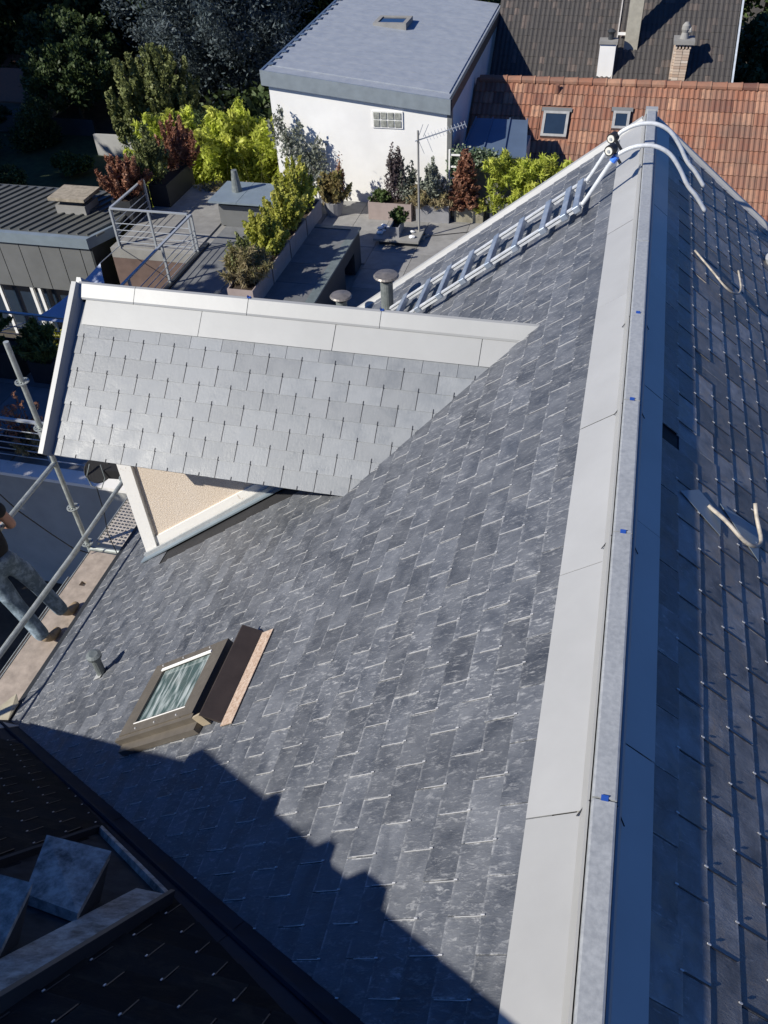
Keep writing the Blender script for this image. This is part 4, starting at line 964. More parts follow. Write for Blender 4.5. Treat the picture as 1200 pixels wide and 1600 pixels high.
b = MB(); b.prism([(XL - .04, Y0 + .06, wz(XL) - .25), (XL + .02, Y0 + .06, wz(XL) - .25), (XL + .02, Y0 + .06, wz(XL) + .02), (XL - .04, Y0 + .06, wz(XL) + .02)], (0, 14, .36)); b.build('edge_trim', M_blueroof, wb)
b = MB(); b.bb(-4.25, -4.13, 21.83, 21.97, T - .2, 5.5); b.build('downpipe', M_anth, wb)
# skylight on the white building
zs = .13
b = MB(); sx0, sx1, sy0, sy1 = -7.42, -6.42, 26.55, 27.45; zt_ = wz(-6.9) + .14
for (a0, a1, c0_, c1_) in ((sx0, sx1, sy0, sy0 + .12), (sx0, sx1, sy1 - .12, sy1), (sx0, sx0 + .12, sy0 + .12, sy1 - .12), (sx1 - .12, sx1, sy0 + .12, sy1 - .12)): b.bb(a0, a1, c0_, c1_, zt_ - .05, zt_ + .13)
rl = b.build('roof_window', M_conc, wb); b = MB(); b.bb(sx0 + .1, sx1 - .1, sy0 + .1, sy1 - .1, zt_ - .04, zt_ + .10); b.build('pane', M_glass, rl)
# glass blocks 4 x 2
gx0, gz0 = -6.40, 5.00
gx0 = -6.20
fr = MB(); fr.bb(gx0 - .03, gx0 + .79, 21.82, 21.86, 4.99, 5.41); gw = fr.build('glass_block_window', M_white, wb)
for i in range(4):
    for j in range(2):
        b = MB(); b.bb(gx0 + i * .19 + .012, gx0 + (i + 1) * .19 - .012, 21.80, 21.85, 5.01 + j * .19 + .012, 5.01 + (j + 1) * .19 - .012); bevel(b.build('glass_block', M_glassb, gw), .008)
# ------------------------------------------------------------------ blue lean-to roof
lt = empty('lean_to', (-3, 23, 0), 'blue standing seam lean-to roof between white building and red tiles', 'lean-to roof')
lt_p = [(-3.92, 21.95, 4.35), (-2.2, 21.95, 4.35), (-2.42, 23.9, 4.62), (-3.85, 23.9, 4.62)]
b = MB(); b.prism([Vector(p) for p in lt_p], (0, 0, .04)); b.build('roof_sheet', M_blueroof, lt)
for t_ in (0.01, .33, .66, .99):
    a = Vector(lt_p[0]).lerp(Vector(lt_p[1]), t_); c = Vector(lt_p[3]).lerp(Vector(lt_p[2]), t_); q = MB(); q.bar(a + Vector((0, 0, .06)), c + Vector((0, 0, .06)), .03, .05); q.build('seam', M_blueroof, lt)
b = MB(); b.bb(-3.9, -2.3, 22.1, 23.8, 0, 4.3); b.build('wall', M_concw, lt)

# ------------------------------------------------------------------ tiled houses
def tile_mesh(w, L, mat, rolls=2, h=.03, th=.012):
    b = MB(); n = rolls * 4; prof = []
    for i in range(n + 1):
        ph = (i % 4) / 4; z = h * (math.sin(math.pi * min(ph * 1.25, 1)) if i % 4 else 0); prof.append((-w / 2 + w * i / n, z))
    vs = []
    for y in (0, L):
        for x_, z in prof: vs.append((x_, y, z + (.0 if y else .0)))
        for x_, z in prof: vs.append((x_, y, z - th))
    m = n + 1; fs = []
    for i in range(n):
        fs.append((i, i + 1, 2 * m + i + 1, 2 * m + i)); fs.append((m + i + 1, m + i, i, i + 1)[::-1])
    me = bpy.data.meshes.new('roof_tile'); me.from_pydata(vs, [], fs); me.materials.append(mat)
    bm = bmesh.new(); bm.from_mesh(me); bmesh.ops.recalc_face_normals(bm, faces=bm.faces)
    if sum(f.normal.z for f in bm.faces) < 0: bmesh.ops.reverse_faces(bm, faces=bm.faces)
    bm.to_mesh(me); bm.free(); return me
rh = empty('red_tiled_house', (0, 26, 0), 'house with an orange red clay tiled roof and two small roof windows', 'house')
OP = math.radians(40); OSl = Slope((0, 26.0, 5.07), (0, -math.cos(OP), -math.sin(OP)), (0, -math.sin(OP), math.cos(OP)))
ov = OSl.v.x
OLEN = 4.6
b = MB(); b.prism([OSl.P(0, ov * -4.2, -.06), OSl.P(OLEN, ov * -4.2, -.06), OSl.P(OLEN, ov * 9, -.06), OSl.P(0, ov * 9, -.06)], OSl.n * .05); b.build('roof_deck', M_tile, rh)
b = MB(); b.prism([(-4.2, 26, 5.0), (-4.2, 29.6, 2.0), (-4.2, 29.6, 1.9), (-4.2, 26, 4.9)], (13.2, 0, 0)); b.build('roof_slope', M_tile, rh)
b = MB(); b.bb(-4.1, 9, 22.7, 22.9, 0, 2.3); b.bb(-4.1, -3.9, 22.9, 29.4, 0, 2.2); b.build('wall', M_white, rh)
tw, te = .285, .36
tme = tile_mesh(tw - .004, te + .07, M_tile)
tl = []
for k in range(13):
    s_ = .42 + k * te
    for j in range(46):
        x = -4.05 + j * tw
        P = OSl.P(s_ - te / 2, ov * x)
        if any(x0 - .12 < x < x1 + .12 and s0_ < s_ - te / 2 < s1_ for x0, x1, s0_, s1_ in ((-2.12, -1.38, .88, 1.72), (-.20, .26, .82, 1.42))): continue
        tl.append((0 if in_view(P, 20) and not (P.x > .6 and P.y < 23.2) else 1, (P - CAMP).length, s_, x))
tl.sort()
rest = MB()
for i, (vv, d_, s_, x) in enumerate(tl):
    M_ = OSl.M(s_, ov * x + random.uniform(-.004, .004), .024 + random.uniform(-.004, .004), .065)
    if i < 300 and vv == 0: link('roof_tile', tme, rh, M=M_)
    else:
        r_ = random.random(); n0 = len(rest.v); rest.v += [tuple(M_ @ v.co) for v in tme.vertices]
        for f in tme.polygons: rest.f.append(tuple(i2 + n0 for i2 in f.vertices)); rest.m.append(0); rest.r.append(r_)
if rest.v: tag(rest.build('roof_tiles', M_tile, rh), kind='stuff')
for j in range(30):
    x = -4.1 + j * .40; b = MB(); b.tube([(x, 25.98, 5.06), (x + .38, 25.98, 5.06)], [.105, .118], 12); b.tube([(x + .36, 25.98, 5.06), (x + .40, 25.98, 5.06)], .128, 12); b.build('ridge_tile', M_tile, rh)
for (x0, x1, s0_, s1_) in ((-2.12, -1.40, .98, 1.74), (-.20, .26, .90, 1.42)):
    b = MB(); f = .075
    for a in ((x0, x1, s0_, s0_ + f), (x0, x1, s1_ - f, s1_), (x0, x0 + f, s0_ + f, s1_ - f), (x1 - f, x1, s0_ + f, s1_ - f)):
        b.prism([OSl.P(a[2], ov * a[0], .0), OSl.P(a[3], ov * a[0], .0), OSl.P(a[3], ov * a[1], .0), OSl.P(a[2], ov * a[1], .0)], OSl.n * .10)
    rw = b.build('roof_window', simple('grey window frame', (.36, .36, .35), .5, .2), rh)
    b = MB(); b.prism([OSl.P(s0_ + f, ov * (x0 + f), .05), OSl.P(s1_ - f, ov * (x0 + f), .05), OSl.P(s1_ - f, ov * (x1 - f), .05), OSl.P(s0_ + f, ov * (x1 - f), .05)], OSl.n * .03); b.build('pane', M_glass, rw)
    b = MB(); b.prism([OSl.P(s0_ - .12, ov * (x0 - .06), .05), OSl.P(s0_ + .0, ov * (x0 - .06), .05), OSl.P(s0_ + .0, ov * (x1 + .06), .05), OSl.P(s0_ - .12, ov * (x1 + .06), .05)], OSl.n * .03); b.build('head_flashing', M_anth, rw)
b = MB(); P = OSl.P(.34, ov * -1.85, 0); b.tube([P, P + Vector((0, -.03, .2))], [.10, .06], 10); b.build('vent_tile', M_tile, rh)
# brown tiled house behind
bh = empty('brown_tiled_house', (0, 30, 0), 'house with a weathered dark brown tiled roof and three chimneys', 'house')
BP_ = math.radians(42); BSl = Slope((0, 34.0, 4.0 + math.tan(BP_) * 6.5), (0, -math.cos(BP_), -math.sin(BP_)), (0, -math.sin(BP_), math.cos(BP_))); bv = BSl.v.x
BX0, BX1 = -4.15, 3.0
BL = 8.6
b = MB(); b.prism([BSl.P(0, bv * BX0, -.06), BSl.P(BL, bv * BX0, -.06), BSl.P(BL, bv * BX1, -.06), BSl.P(0, bv * BX1, -.06)], BSl.n * .05); b.build('roof_deck', M_tileb, bh)
b = MB(); b.bb(BX0, BX1 - .1, 28.0, 28.2, 0, 4.2); b.bb(BX1 - .3, BX1 - .1, 28.2, 34, 0, 4.2); b.prism([(BX1 - .1, 28, 4.2), (BX1 - .1, 34, 4.2), (BX1 - .1, 34, 9.7)], (-.2, 0, 0)); b.build('wall', M_conc, bh)
tmb = tile_mesh(.143, .26, M_tileb, 1, .024)
rest = MB()
for k in range(36):
    s_ = .3 + k * .225
    for j in range(50):
        x = BX0 + .11 + j * .145
        if x > BX1: continue
        M_ = BSl.M(s_, bv * x, .012 + random.uniform(-.004, .004), .03); r_ = random.random(); n0 = len(rest.v)
        rest.v += [tuple(M_ @ v.co) for v in tmb.vertices]
        for f in tmb.polygons: rest.f.append(tuple(i2 + n0 for i2 in f.vertices)); rest.m.append(0); rest.r.append(r_)
tag(rest.build('roof_tiles', M_tileb, bh), kind='stuff')
b = MB(); b.bar(BSl.P(0, bv * (BX1 + .04), .04), BSl.P(BL, bv * (BX1 + .04), .04), .05, .08, 0, BSl.n); b.build('verge_trim', simple('pale verge gutter', (.55, .6, .65), .4, .2), bh)
b = MB(); b.bar(BSl.P(0, bv * (BX1 - 3.43), .05), BSl.P(BL, bv * (BX1 - 3.43), .05), .035, .03, 0, BSl.n); b.build('lead_strip', simple('pale mortar strip', (.4, .38, .36), .7), bh)
def bz(y): return 4.0 + math.tan(BP_) * (y - 27.5)
# white chimney
b = MB(); b.bb(-.88, -.42, 28.15, 28.5, 3.5, 5.50); ch = b.build('chimney', M_white, bh, label='white rendered chimney with a dark cowl'); b = MB(); b.bb(-.92, -.38, 28.1, 28.55, 5.50, 5.58); b.build('chimney_cap', M_conc, ch)
b = MB(); b.tube([(-.6, 28.35, 5.58), (-.6, 28.35, 5.72), (-.6, 28.35, 5.80), (-.6, 28.35, 5.86)], [.08, .08, .13, .04], 12); b.build('chimney_pot', M_anthd, ch)
b = MB(); b.bb(-.20, .20, 28.8, 29.15, 4.6, 8.6); ch = b.build('chimney', simple('tall buff flue', (.36, .34, .28), .85, 0, .12), bh, label='tall slender buff chimney'); b = MB(); b.bb(-.26, .26, 28.74, 29.21, 8.6, 8.75); b.build('chimney_cap', M_conc, ch)
b = MB(); b.tube([(0, 28.97, 8.75), (0, 28.97, 9.2), (0, 28.97, 9.3)], [.1, .1, .16], 12); b.build('chimney_pot', M_anthd, ch)
b = MB(); b.bb(-.42, -.17, 28.95, 29.0, 5.55, 5.62); b.build('bracket', M_white, ch)
# brick chimney: courses as their own bricks
b = MB(); b.bb(1.30, 1.68, 28.14, 28.5, 3.8, 5.42); ch = b.build('chimney', M_conc, bh, label='rusty brick chimney with a slab and clay pot')
bme = bpy.data.meshes.new('brick'); q = MB(); q.box((0, 0, 0), (.185, .10, .066)); bme.from_pydata(q.v, [], q.f); bme.materials.append(M_brick)
for k in range(20):
    for j in range(2):
        link('brick', bme, ch, loc=(1.395 + j * .197 + (random.random() - .5) * .006, 28.13, 3.95 + k * .076))
        link('brick', bme, ch, M=Matrix.Translation((1.285, 28.23 + j * .197, 3.95 + k * .076)) @ Matrix.Rotation(math.pi / 2, 4, 'Z'))
b = MB()
for k in range(5): b.bb(1.27 + k * .095, 1.27 + k * .095 + .05, 28.06, 28.5, 5.44, 5.56)
b.build('vent_opening', M_brick, ch); b = MB(); b.bb(1.20, 1.78, 28.0, 28.62, 5.56, 5.66); b.build('chimney_cap', M_conc, ch)
b = MB(); b.tube([(1.48, 28.3, 5.66), (1.48, 28.3, 5.82), (1.48, 28.3, 5.9), (1.48, 28.3, 6.0), (1.48, 28.3, 6.08)], [.13, .09, .12, .11, .05], 14); b.tube([(1.48, 28.3, 5.85), (1.64, 28.28, 5.88)], [.06, .08], 10); b.build('chimney_pot', M_conc, ch)
b = MB(); 
# ------------------------------------------------------------------ antenna
an = empty('antenna', (-4.56, 19.85, T), 'tall grey television aerial mast standing on the terrace', 'antenna')
b = MB(); b.tube([(-4.56, 19.85, T), (-4.56, 19.85, T + 2.65)], .026, 10); b.build('mast', M_conc, an)
b = MB(); B0 = Vector((-4.62, 19.8, T + 2.42)); B1 = Vector((-3.55, 20.5, T + 2.62)); b.bar(B0, B1, .025, .02); b.build('boom', M_rail, an)
dirb = (B1 - B0).normalized(); el = dirb.cross(Vector((0, 0, 1))).normalized()
for k in range(13):
    P = B0.lerp(B1, .22 + .78 * k / 12); L = .11 - .003 * k; q = MB(); q.tube([P - el * L + Vector((0, 0, .05)), P + el * L - Vector((0, 0, .05))], .006, 5); q.build('element', M_rail, an)
for dz, dx in ((.34, -.02), (-.34, .05), (.30, .16), (-.36, .26)):
    P = B0 + dirb * (.05 + abs(dx)); q = MB(); q.bar(P + Vector((0, 0, .04 if dz > 0 else -.04)) - dirb * .0, P + Vector((.05, 0, dz)) + dirb * .08, .012, .012); q.build('reflector', M_rail, an)
b = MB(); b.box((-4.56, 19.85, T + .04), (.3, .3, .08)); b.bar((-4.75, 19.7, T + .05), (-4.35, 19.95, T + .05), .06, .06); b.build('base', M_conc, an)
b = MB(); b.tube([(-4.5, 19.9, T + .015), (-3.2, 20.45, T + .012), (-2.4, 20.8, T + .012)], .008, 5); thing('terrace_cable', b, M_rubber, (-3.5, 20.3, T), 'thin black cable lying across the terrace from the aerial base', 'cable')
# roof hatch with stones
ht = empty('roof_hatch', (-4.95, 19.5, T), 'low grey roof hatch plinth carrying a small planter and stones', 'hatch')
b = MB(); b.bb(-5.5, -4.55, 19.35, 19.95, T, T + .10); b.build('base', M_anthd, ht); b = MB(); b.bb(-5.62, -4.45, 19.25, 20.05, T + .12, T + .18); b.build('lid', M_conc, ht)
for i, (x, y) in enumerate([(-5.52, 19.55), (-5.45, 19.7), (-5.56, 19.8), (-5.38, 19.9), (-5.50, 19.95), (-4.72, 19.75), (-4.66, 19.45)]):
    bm = bmesh.new(); bmesh.ops.create_icosphere(bm, subdivisions=1, radius=1)
    r_ = random.uniform(.05, .09)
    for v in bm.verts: v.co = Vector((v.co.x * r_ * 1.3, v.co.y * r_, v.co.z * r_ * .6)) * random.uniform(.85, 1.15)
    me = bpy.data.meshes.new('stone'); bm.to_mesh(me); bm.free(); me.materials.append(M_white)
    o = link('white_stone', me, None, loc=(x, y, T + .18 + r_ * .45)); tag(o, ['pale stone at the front left corner of the hatch lid', 'pale stone touching the left side of the small grey trough', 'pale stone on the left rim of the hatch lid, middle of the cluster', 'pale stone just behind the small grey trough', 'pale stone at the back left corner of the hatch lid', 'pale stone on the hatch lid beside the aerial mast', 'pale stone at the front right corner of the hatch lid'][i], 'stone', 'pale stones on the roof hatch')

# ------------------------------------------------------------------ foliage
LEAF_N, LEAF_S = 1.9, .74
def leaves(name, mat, parent, clumps, n, size, aspect=1.6, droop=0.0, seed=0, shell=.55, loc=None, up=.3, sub=None, kind=None):
    """n leaf quads spread through ellipsoid clumps [(centre, radii, weight)]"""
    r = np.random.default_rng(seed + 11)
    n = int(n * LEAF_N); size = size * LEAF_S
    w = np.array([c[2] if len(c) > 2 else c[1][0] * c[1][1] * c[1][2] for c in clumps], float); w /= w.sum()
    ci = r.choice(len(clumps), n, p=w)
    C = np.array([c[0] for c in clumps])[ci]; Rr = np.array([c[1] for c in clumps])[ci]
    d = r.normal(size=(n, 3)); d /= np.linalg.norm(d, axis=1)[:, None]
    rad = shell + (1 - shell) * r.random(n) ** .6
    rad = np.where(r.random(n) < .25, r.random(n) ** .5, rad)
    # sprigs: pull leaves together so that the outline is uneven
    ns = max(8, n // (sub or 14)); sd_ = r.normal(size=(ns, 3)); sd_ /= np.linalg.norm(sd_, axis=1)[:, None]
    si = r.integers(0, ns, n); d = d * .35 + sd_[si] * .9; d /= np.linalg.norm(d, axis=1)[:, None]
    rad *= (.72 + .42 * r.random(ns)[si])
    P = C + d * Rr * rad[:, None]
    a = r.normal(size=(n, 3)) + d * .8; a[:, 2] += up - droop * 2; a /= np.linalg.norm(a, axis=1)[:, None]
    b_ = np.cross(a, r.normal(size=(n, 3))); b_ /= np.linalg.norm(b_, axis=1)[:, None]
    s = size * (.6 + .8 * r.random(n))[:, None]
    h = a * s * aspect / 2; k = b_ * s / 2; nn = np.cross(a, b_) * s * .12
    vs = np.stack([P - h, P + k - nn, P + h, P - k - nn], 1).reshape(-1, 3)
    org = np.array(ORG[parent.name] if parent else (loc or (0, 0, 0)))
    me = bpy.data.meshes.new(name); me.vertices.add(4 * n); me.vertices.foreach_set('co', (vs - org).ravel())
    me.loops.add(4 * n); me.loops.foreach_set('vertex_index', np.arange(4 * n)); me.polygons.add(n)
    me.polygons.foreach_set('loop_start', np.arange(n) * 4); me.polygons.foreach_set('loop_total', np.full(n, 4))
    me.materials.append(mat); me.update(); me.validate()
    at = me.attributes.new('rnd', 'FLOAT', 'FACE'); at.data.foreach_set('value', np.clip(r.random(ns)[si] * .6 + r.random(n) * .4, 0, 1))
    o = link(name, me, parent, loc=tuple(org))
    if kind: o['kind'] = kind
    return o
def sprigs(name, mat, parent, br, n, size, aspect=1.8, spread=.05, seed=0, droop=0.0, u0=.15):
    """n leaves set along curved branches [(base, tip)]"""
    r = np.random.default_rng(seed + 77); n = int(n)
    B = np.array([b[0] for b in br]); Tp = np.array([b[1] for b in br]); L = np.linalg.norm(Tp - B, axis=1)
    ci = r.choice(len(br), n, p=L / L.sum()); u = u0 + (1 - u0) * r.random(n) ** .8
    mid = (B + Tp) / 2 + r.normal(size=B.shape) * (L * .08)[:, None]; mid[:, 2] += L * .06
    P = ((1 - u) ** 2)[:, None] * B[ci] + (2 * u * (1 - u))[:, None] * mid[ci] + (u ** 2)[:, None] * Tp[ci]
    P += r.normal(size=(n, 3)) * (spread * (1.15 - .8 * u))[:, None]
    ax = (Tp - B)[ci] / L[ci][:, None]; a = r.normal(size=(n, 3)) * .8 + ax * .7; a[:, 2] -= droop; a /= np.linalg.norm(a, axis=1)[:, None]
    b_ = np.cross(a, r.normal(size=(n, 3))); b_ /= np.linalg.norm(b_, axis=1)[:, None]
    s = size * (.55 + .8 * r.random(n))[:, None]; h = a * s * aspect / 2; k = b_ * s / 2; nn = np.cross(a, b_) * s * .15
    vs = np.stack([P - h, P + k - nn, P + h, P - k - nn], 1).reshape(-1, 3); org = np.array(ORG[parent.name])
    me = bpy.data.meshes.new(name); me.vertices.add(4 * n); me.vertices.foreach_set('co', (vs - org).ravel())
    me.loops.add(4 * n); me.loops.foreach_set('vertex_index', np.arange(4 * n)); me.polygons.add(n)
    me.polygons.foreach_set('loop_start', np.arange(n) * 4); me.polygons.foreach_set('loop_total', np.full(n, 4)); me.materials.append(mat); me.update(); me.validate()
    at = me.attributes.new('rnd', 'FLOAT', 'FACE'); at.data.foreach_set('value', np.clip(r.random(len(br))[ci] * .35 + u * .35 + r.random(n) * .3, 0, 1))
    return link(name, me, parent, loc=tuple(org))
def bush(name, base, h, r, mat, n, leaf, label, cat='shrub', seed=1, aspect=1.8, group=None, nb=26, spread=.05, droop=0.0, inner=.0, stemr=.006, lean=(0, 0)):
    base = Vector(base); o = empty(name, tuple(base), label, cat, group); q = random.Random(seed); br = []
    for k in range(nb):
        a = q.uniform(0, 6.283); t_ = q.random() ** .6; rr_ = r * t_; hh = h * (1 - .55 * t_ ** 2) * q.uniform(.72, 1.08)
        b0 = base + Vector((math.cos(a) * rr_ * .35, math.sin(a) * rr_ * .35, inner * h * q.random())); br.append((tuple(b0), (base.x + math.cos(a) * rr_ + lean[0] * hh, base.y + math.sin(a) * rr_ + lean[1] * hh, base.z + hh)))
        if h > 1.0 and k % 2:
            m = Vector(br[-1][0]).lerp(Vector(br[-1][1]), q.uniform(.3, .6)); br.append((tuple(m), tuple(m + Vector((q.uniform(-1, 1) * r * .5, q.uniform(-1, 1) * r * .5, h * q.uniform(.1, .35))))))
    sprigs('leaves', mat, o, br, n, leaf, aspect, spread, seed, droop)
    b = MB()
    for p0, p1 in br[:24]: b.tube([p0, Vector(p0).lerp(Vector(p1), .5) + Vector((0, 0, .06 * (Vector(p1) - Vector(p0)).length)), p1], [stemr, stemr * .8, stemr * .4], 4)
    b.build('stem', M_bark, o); return o
def dome_branches(c, r, nb, ln, seed, up=.8, low=-.6):
    q = random.Random(seed); out = []
    while len(out) < nb:
        v = Vector((q.gauss(0, 1), q.gauss(0, 1), q.gauss(.2, 1))).normalized()
        if v.z < low: continue
        k = q.uniform(.45, 1.05) if q.random() < .6 else q.uniform(.9, 1.12)
        t_ = Vector((c[0] + v.x * r[0] * k, c[1] + v.y * r[1] * k, c[2] + v.z * r[2] * k))
        d = (v * .7 + Vector((q.gauss(0, .25), q.gauss(0, .25), up))).normalized(); out.append((tuple(t_ - d * ln * q.uniform(.6, 1.2)), tuple(t_)))
    return out
def cone_bush(name, base, h, r, mat, n, leaf, label, cat, seed, aspect, group, droop=0):
    o = empty(name, base, label, cat, group); q = random.Random(seed); br = []
    for k in range(150):
        u = q.random() ** 1.2; a = q.uniform(0, 6.283); rr_ = r * (1 - u) ** .75 * q.uniform(.75, 1.12) + .05; z0 = base[2] + h * u * .93
        br.append(((base[0] + math.cos(a) * rr_ * .25, base[1] + math.sin(a) * rr_ * .25, z0), (base[0] + math.cos(a) * rr_, base[1] + math.sin(a) * rr_, z0 + .14)))
    sprigs('leaves', mat, o, br, n, leaf, aspect, .03, seed, 0, 0)
    b = MB(); b.tube([base, (base[0], base[1], base[2] + h)], [.03, .008], 6); b.build('trunk', M_bark, o); return o
def stems(name, mat, parent, base, tips, r0=.02, r1=.006, bend=.1):
    b = MB(); base = Vector(base)
    for tp in tips:
        tp = Vector(tp); mid = base.lerp(tp, .5) + Vector((random.uniform(-1, 1), random.uniform(-1, 1), 0)) * bend * (tp - base).length
        b.tube([base, mid, tp], [r0, (r0 + r1) / 2, r1], 6)
    return b.build(name, mat, parent)
def blob_clumps(c, r, n, seed, cr=.45):
    q = random.Random(seed); out = []
    for _ in range(n):
        while True:
            v = Vector((q.uniform(-1, 1), q.uniform(-1, 1), q.uniform(-1, 1)))
            if v.length < 1: break
        k = q.uniform(.7, 1.2) * cr
        out.append(((c[0] + v.x * r[0] * (1 - cr * .6), c[1] + v.y * r[1] * (1 - cr * .6), c[2] + v.z * r[2] * (1 - cr * .6)), (r[0] * k, r[1] * k, r[2] * k)))
    return out
def tree(name, base, top, rxy, mat, n, leaf, label='', cat='tree', seed=1, nclump=14, group=None, aspect=1.6, crown_from=.25, cr=.42, shell=.5):
    base = Vector(base); H = top - base.z; o = empty(name, tuple(base), label, cat, group)
    c = (base.x, base.y, base.z + H * (crown_from + 1) / 2); r = (rxy, rxy, H * (1 - crown_from) / 2)
    cl = blob_clumps(c, r, nclump, seed, cr)
    b = MB(); b.tube([base, base + Vector((.1, .05, H * .4)), base + Vector((0, .1, H * .8))], [H * .025, H * .018, H * .006], 8)
    for k in cl[:8]:
        s_ = base + Vector((0, 0, H * (.25 + .3 * random.random()))); b.tube([s_, (s_ + Vector(k[0])) / 2 + Vector((0, 0, -.1)), Vector(k[0])], [H * .010, H * .007, H * .003], 5)
    b.build('trunk', M_bark, o)
    br = dome_branches(c, r, 150, min(r) * .45, seed, .5, -.9); sprigs('crown', mat, o, br, int(n * 1.5), leaf * .85, aspect, min(r) * .12, seed, 0, 0)
    return o
# --- trees behind the garden ---
GT = 'dark trees at the back of the shaded garden'
tree('tree', (-33, 42, 0), 9, 5.5, L_dark, 22000, .22, crown_from=.0, label='dense dark tree filling the upper left corner of the garden', seed=1, group=GT)
tree('tree', (-25.5, 44, 0), 8.5, 5.0, L_dark, 20000, .22, crown_from=.0, label='dense dark tree behind the sunlit olive green tree', seed=2, group=GT)
tree('tree', (-14.2, 47, 0), 8.0, 5.0, L_dark, 18000, .22, crown_from=.0, label='dark tree beyond the blue grey conifer next to the white building', seed=3, group=GT)
tree('tree', (-24.6, 36.5, 0), 4.2, 2.2, L_dark, 14000, .14, 'rounded dark shrub-like tree between the red shed and the pale garden wall', seed=4, group=GT)
tree('tree', (-23.4, 34.5, 0), 3.7, 1.9, L_dark, 11000, .13, 'small dark tree just left of the olive green tree', seed=5, group=GT)
tree('tree', (-38, 60, 0), 12, 8, L_dark, 14000, .35, crown_from=.0, label='tall dark tree on the far left skyline of the garden', seed=16, group=GT)
tree('tree', (-24, 62, 0), 12, 8, L_dark, 14000, .35, crown_from=.0, label='tall dark tree far behind the blue grey conifer', seed=17, group=GT)
tree('tree', (-12, 64, 0), 11, 7, L_dark, 12000, .35, crown_from=.0, label='tall dark tree far behind the white building roof', seed=18, group=GT)
tree('conifer_tree', (-18.6, 40, 0), 9.0, 4.2, L_blue, 60000, .09, crown_from=.0, label='blue grey needled conifer behind the white building', seed=6, nclump=22, aspect=2.6, cr=.34)
ot = empty('olive_tree', (-18.6, 32.8, 0), 'sunlit olive green bushy tree rising behind the yellow bamboo', 'tree')
sprigs('crown', L_olive, ot, dome_branches((-18.5, 32.8, 1.9), (2.1, 1.9, 1.9), 125, 1.7, 7, 1.5), 44000, .10, 1.7, .085, 7, 0, .0)
b = MB(); b.tube([(-18.6, 32.8, 0), (-18.5, 32.8, 1.5), (-18.4, 32.8, 3)], [.12, .09, .03], 8)
for k in range(9): b.tube([(-18.5, 32.8, .6 + .1 * k), (-18.5 + 1.3 * math.cos(k * 2.4), 32.8 + 1.2 * math.sin(k * 2.4), 1.6 + .22 * k)], [.05, .015], 5)
b.build('trunk', M_bark, ot)
tree('bushy_tree', (6.2, 50, 0), 7.5, 5, L_green, 24000, .22, 'leafy green tree beyond the brown roof at the upper right', seed=8, nclump=18)
tree('bushy_tree', (6.0, 39, 0), 4.0, 2.6, L_dark, 16000, .16, 'dense dark tree right against the brown tiled house', seed=19, crown_from=.0)
tree('bushy_tree', (11, 44, 0), 4, 4, L_dark, 12000, .2, 'low dark tree below the upper right corner behind the tiled houses', seed=9)
ug = leaves('undergrowth', L_dark, None, [((-22 + 9 * i, 36 + 8 * j, .5), (6.5, 6, .9)) for i in range(-3, 3) for j in range(5) if not (j == 0 and i in (-1, -2, 0))], 60000, .3, 1.6, 0, 99, .1, loc=(-20, 45, 0)); tag(ug, 'dark undergrowth beneath the trees at the back of the garden', 'undergrowth', kind='stuff')
# garden shrubs
for i, (x, y, r_, h, m, lab) in enumerate([(-25.6, 30.2, 1.5, 1.7, L_dark, 'low dark shrub at the left edge of the garden near the ribbed roof'), (-24.2, 32.0, 1.2, 2.2, L_dark, 'dark shrub against the shaded left side of the lawn'), (-21.0, 29.2, .9, .9, L_green, 'small green shrub on the shaded lawn'), (-22.6, 27.2, 1.0, 1.1, L_dark, 'rounded dark shrub just above the ribbed metal roof'), (-27.5, 33.6, 1.0, 1.2, L_dark, 'dark shrub just in front of the small red roof'), (-16.4, 30.5, 1.6, 2.2, L_dark, 'dark bush squeezed between the olive tree and the bamboo')]):
    o = empty('shrub', (x, y, 0), lab, 'shrub', 'shrubs in the shaded garden')
    leaves('leaves', m, o, blob_clumps((x, y, h / 2), (r_, r_, h / 2), 7, 40 + i, .5), 5000, .09, 1.6, 0, 40 + i); stems('stem', M_bark, o, (x, y, 0), [(x + .3, y, h * .7), (x - .3, y + .2, h * .6)], .04, .01)
sh = empty('garden_shed', (-27.6, 36, 0), 'small shed with a dull red tiled roof among the dark trees', 'shed')
b = MB(); b.bb(-29.8, -25.7, 35.4, 37.2, 0, .8); b.build('wall', M_conc, sh); b = MB(); b.prism([(-30, 35.1, .75), (-25.4, 35.1, .75), (-25.4, 36.7, 1.7), (-30, 36.7, 1.7)], (0, 0, .08)); b.build('roof', M_tile, sh)
b = MB(); b.bb(-32.5, -28.6, 39.5, 42, 0, 0.3); b.build('wall', M_conc, sh); b = MB(); b.prism([(-33, 39.2, .2), (-28.3, 39.2, .2), (-28.3, 41, 1.1), (-33, 41, 1.1)], (0, 0, .08)); b.build('roof', M_tile, sh)
b = MB(); b.bb(-21.04, -19.2, 31.5, 31.65, 0, .86); thing('garden_wall', b, M_concw, (-20, 31.5, 0), 'short pale rendered wall standing in the shaded garden', 'wall')
b = MB(); b.bb(-34, -22.3, 33.6, 33.7, 0, .7); thing('garden_fence', b, M_anthd, (-27, 33.6, 0), 'dark low fence along the left side of the garden', 'fence')
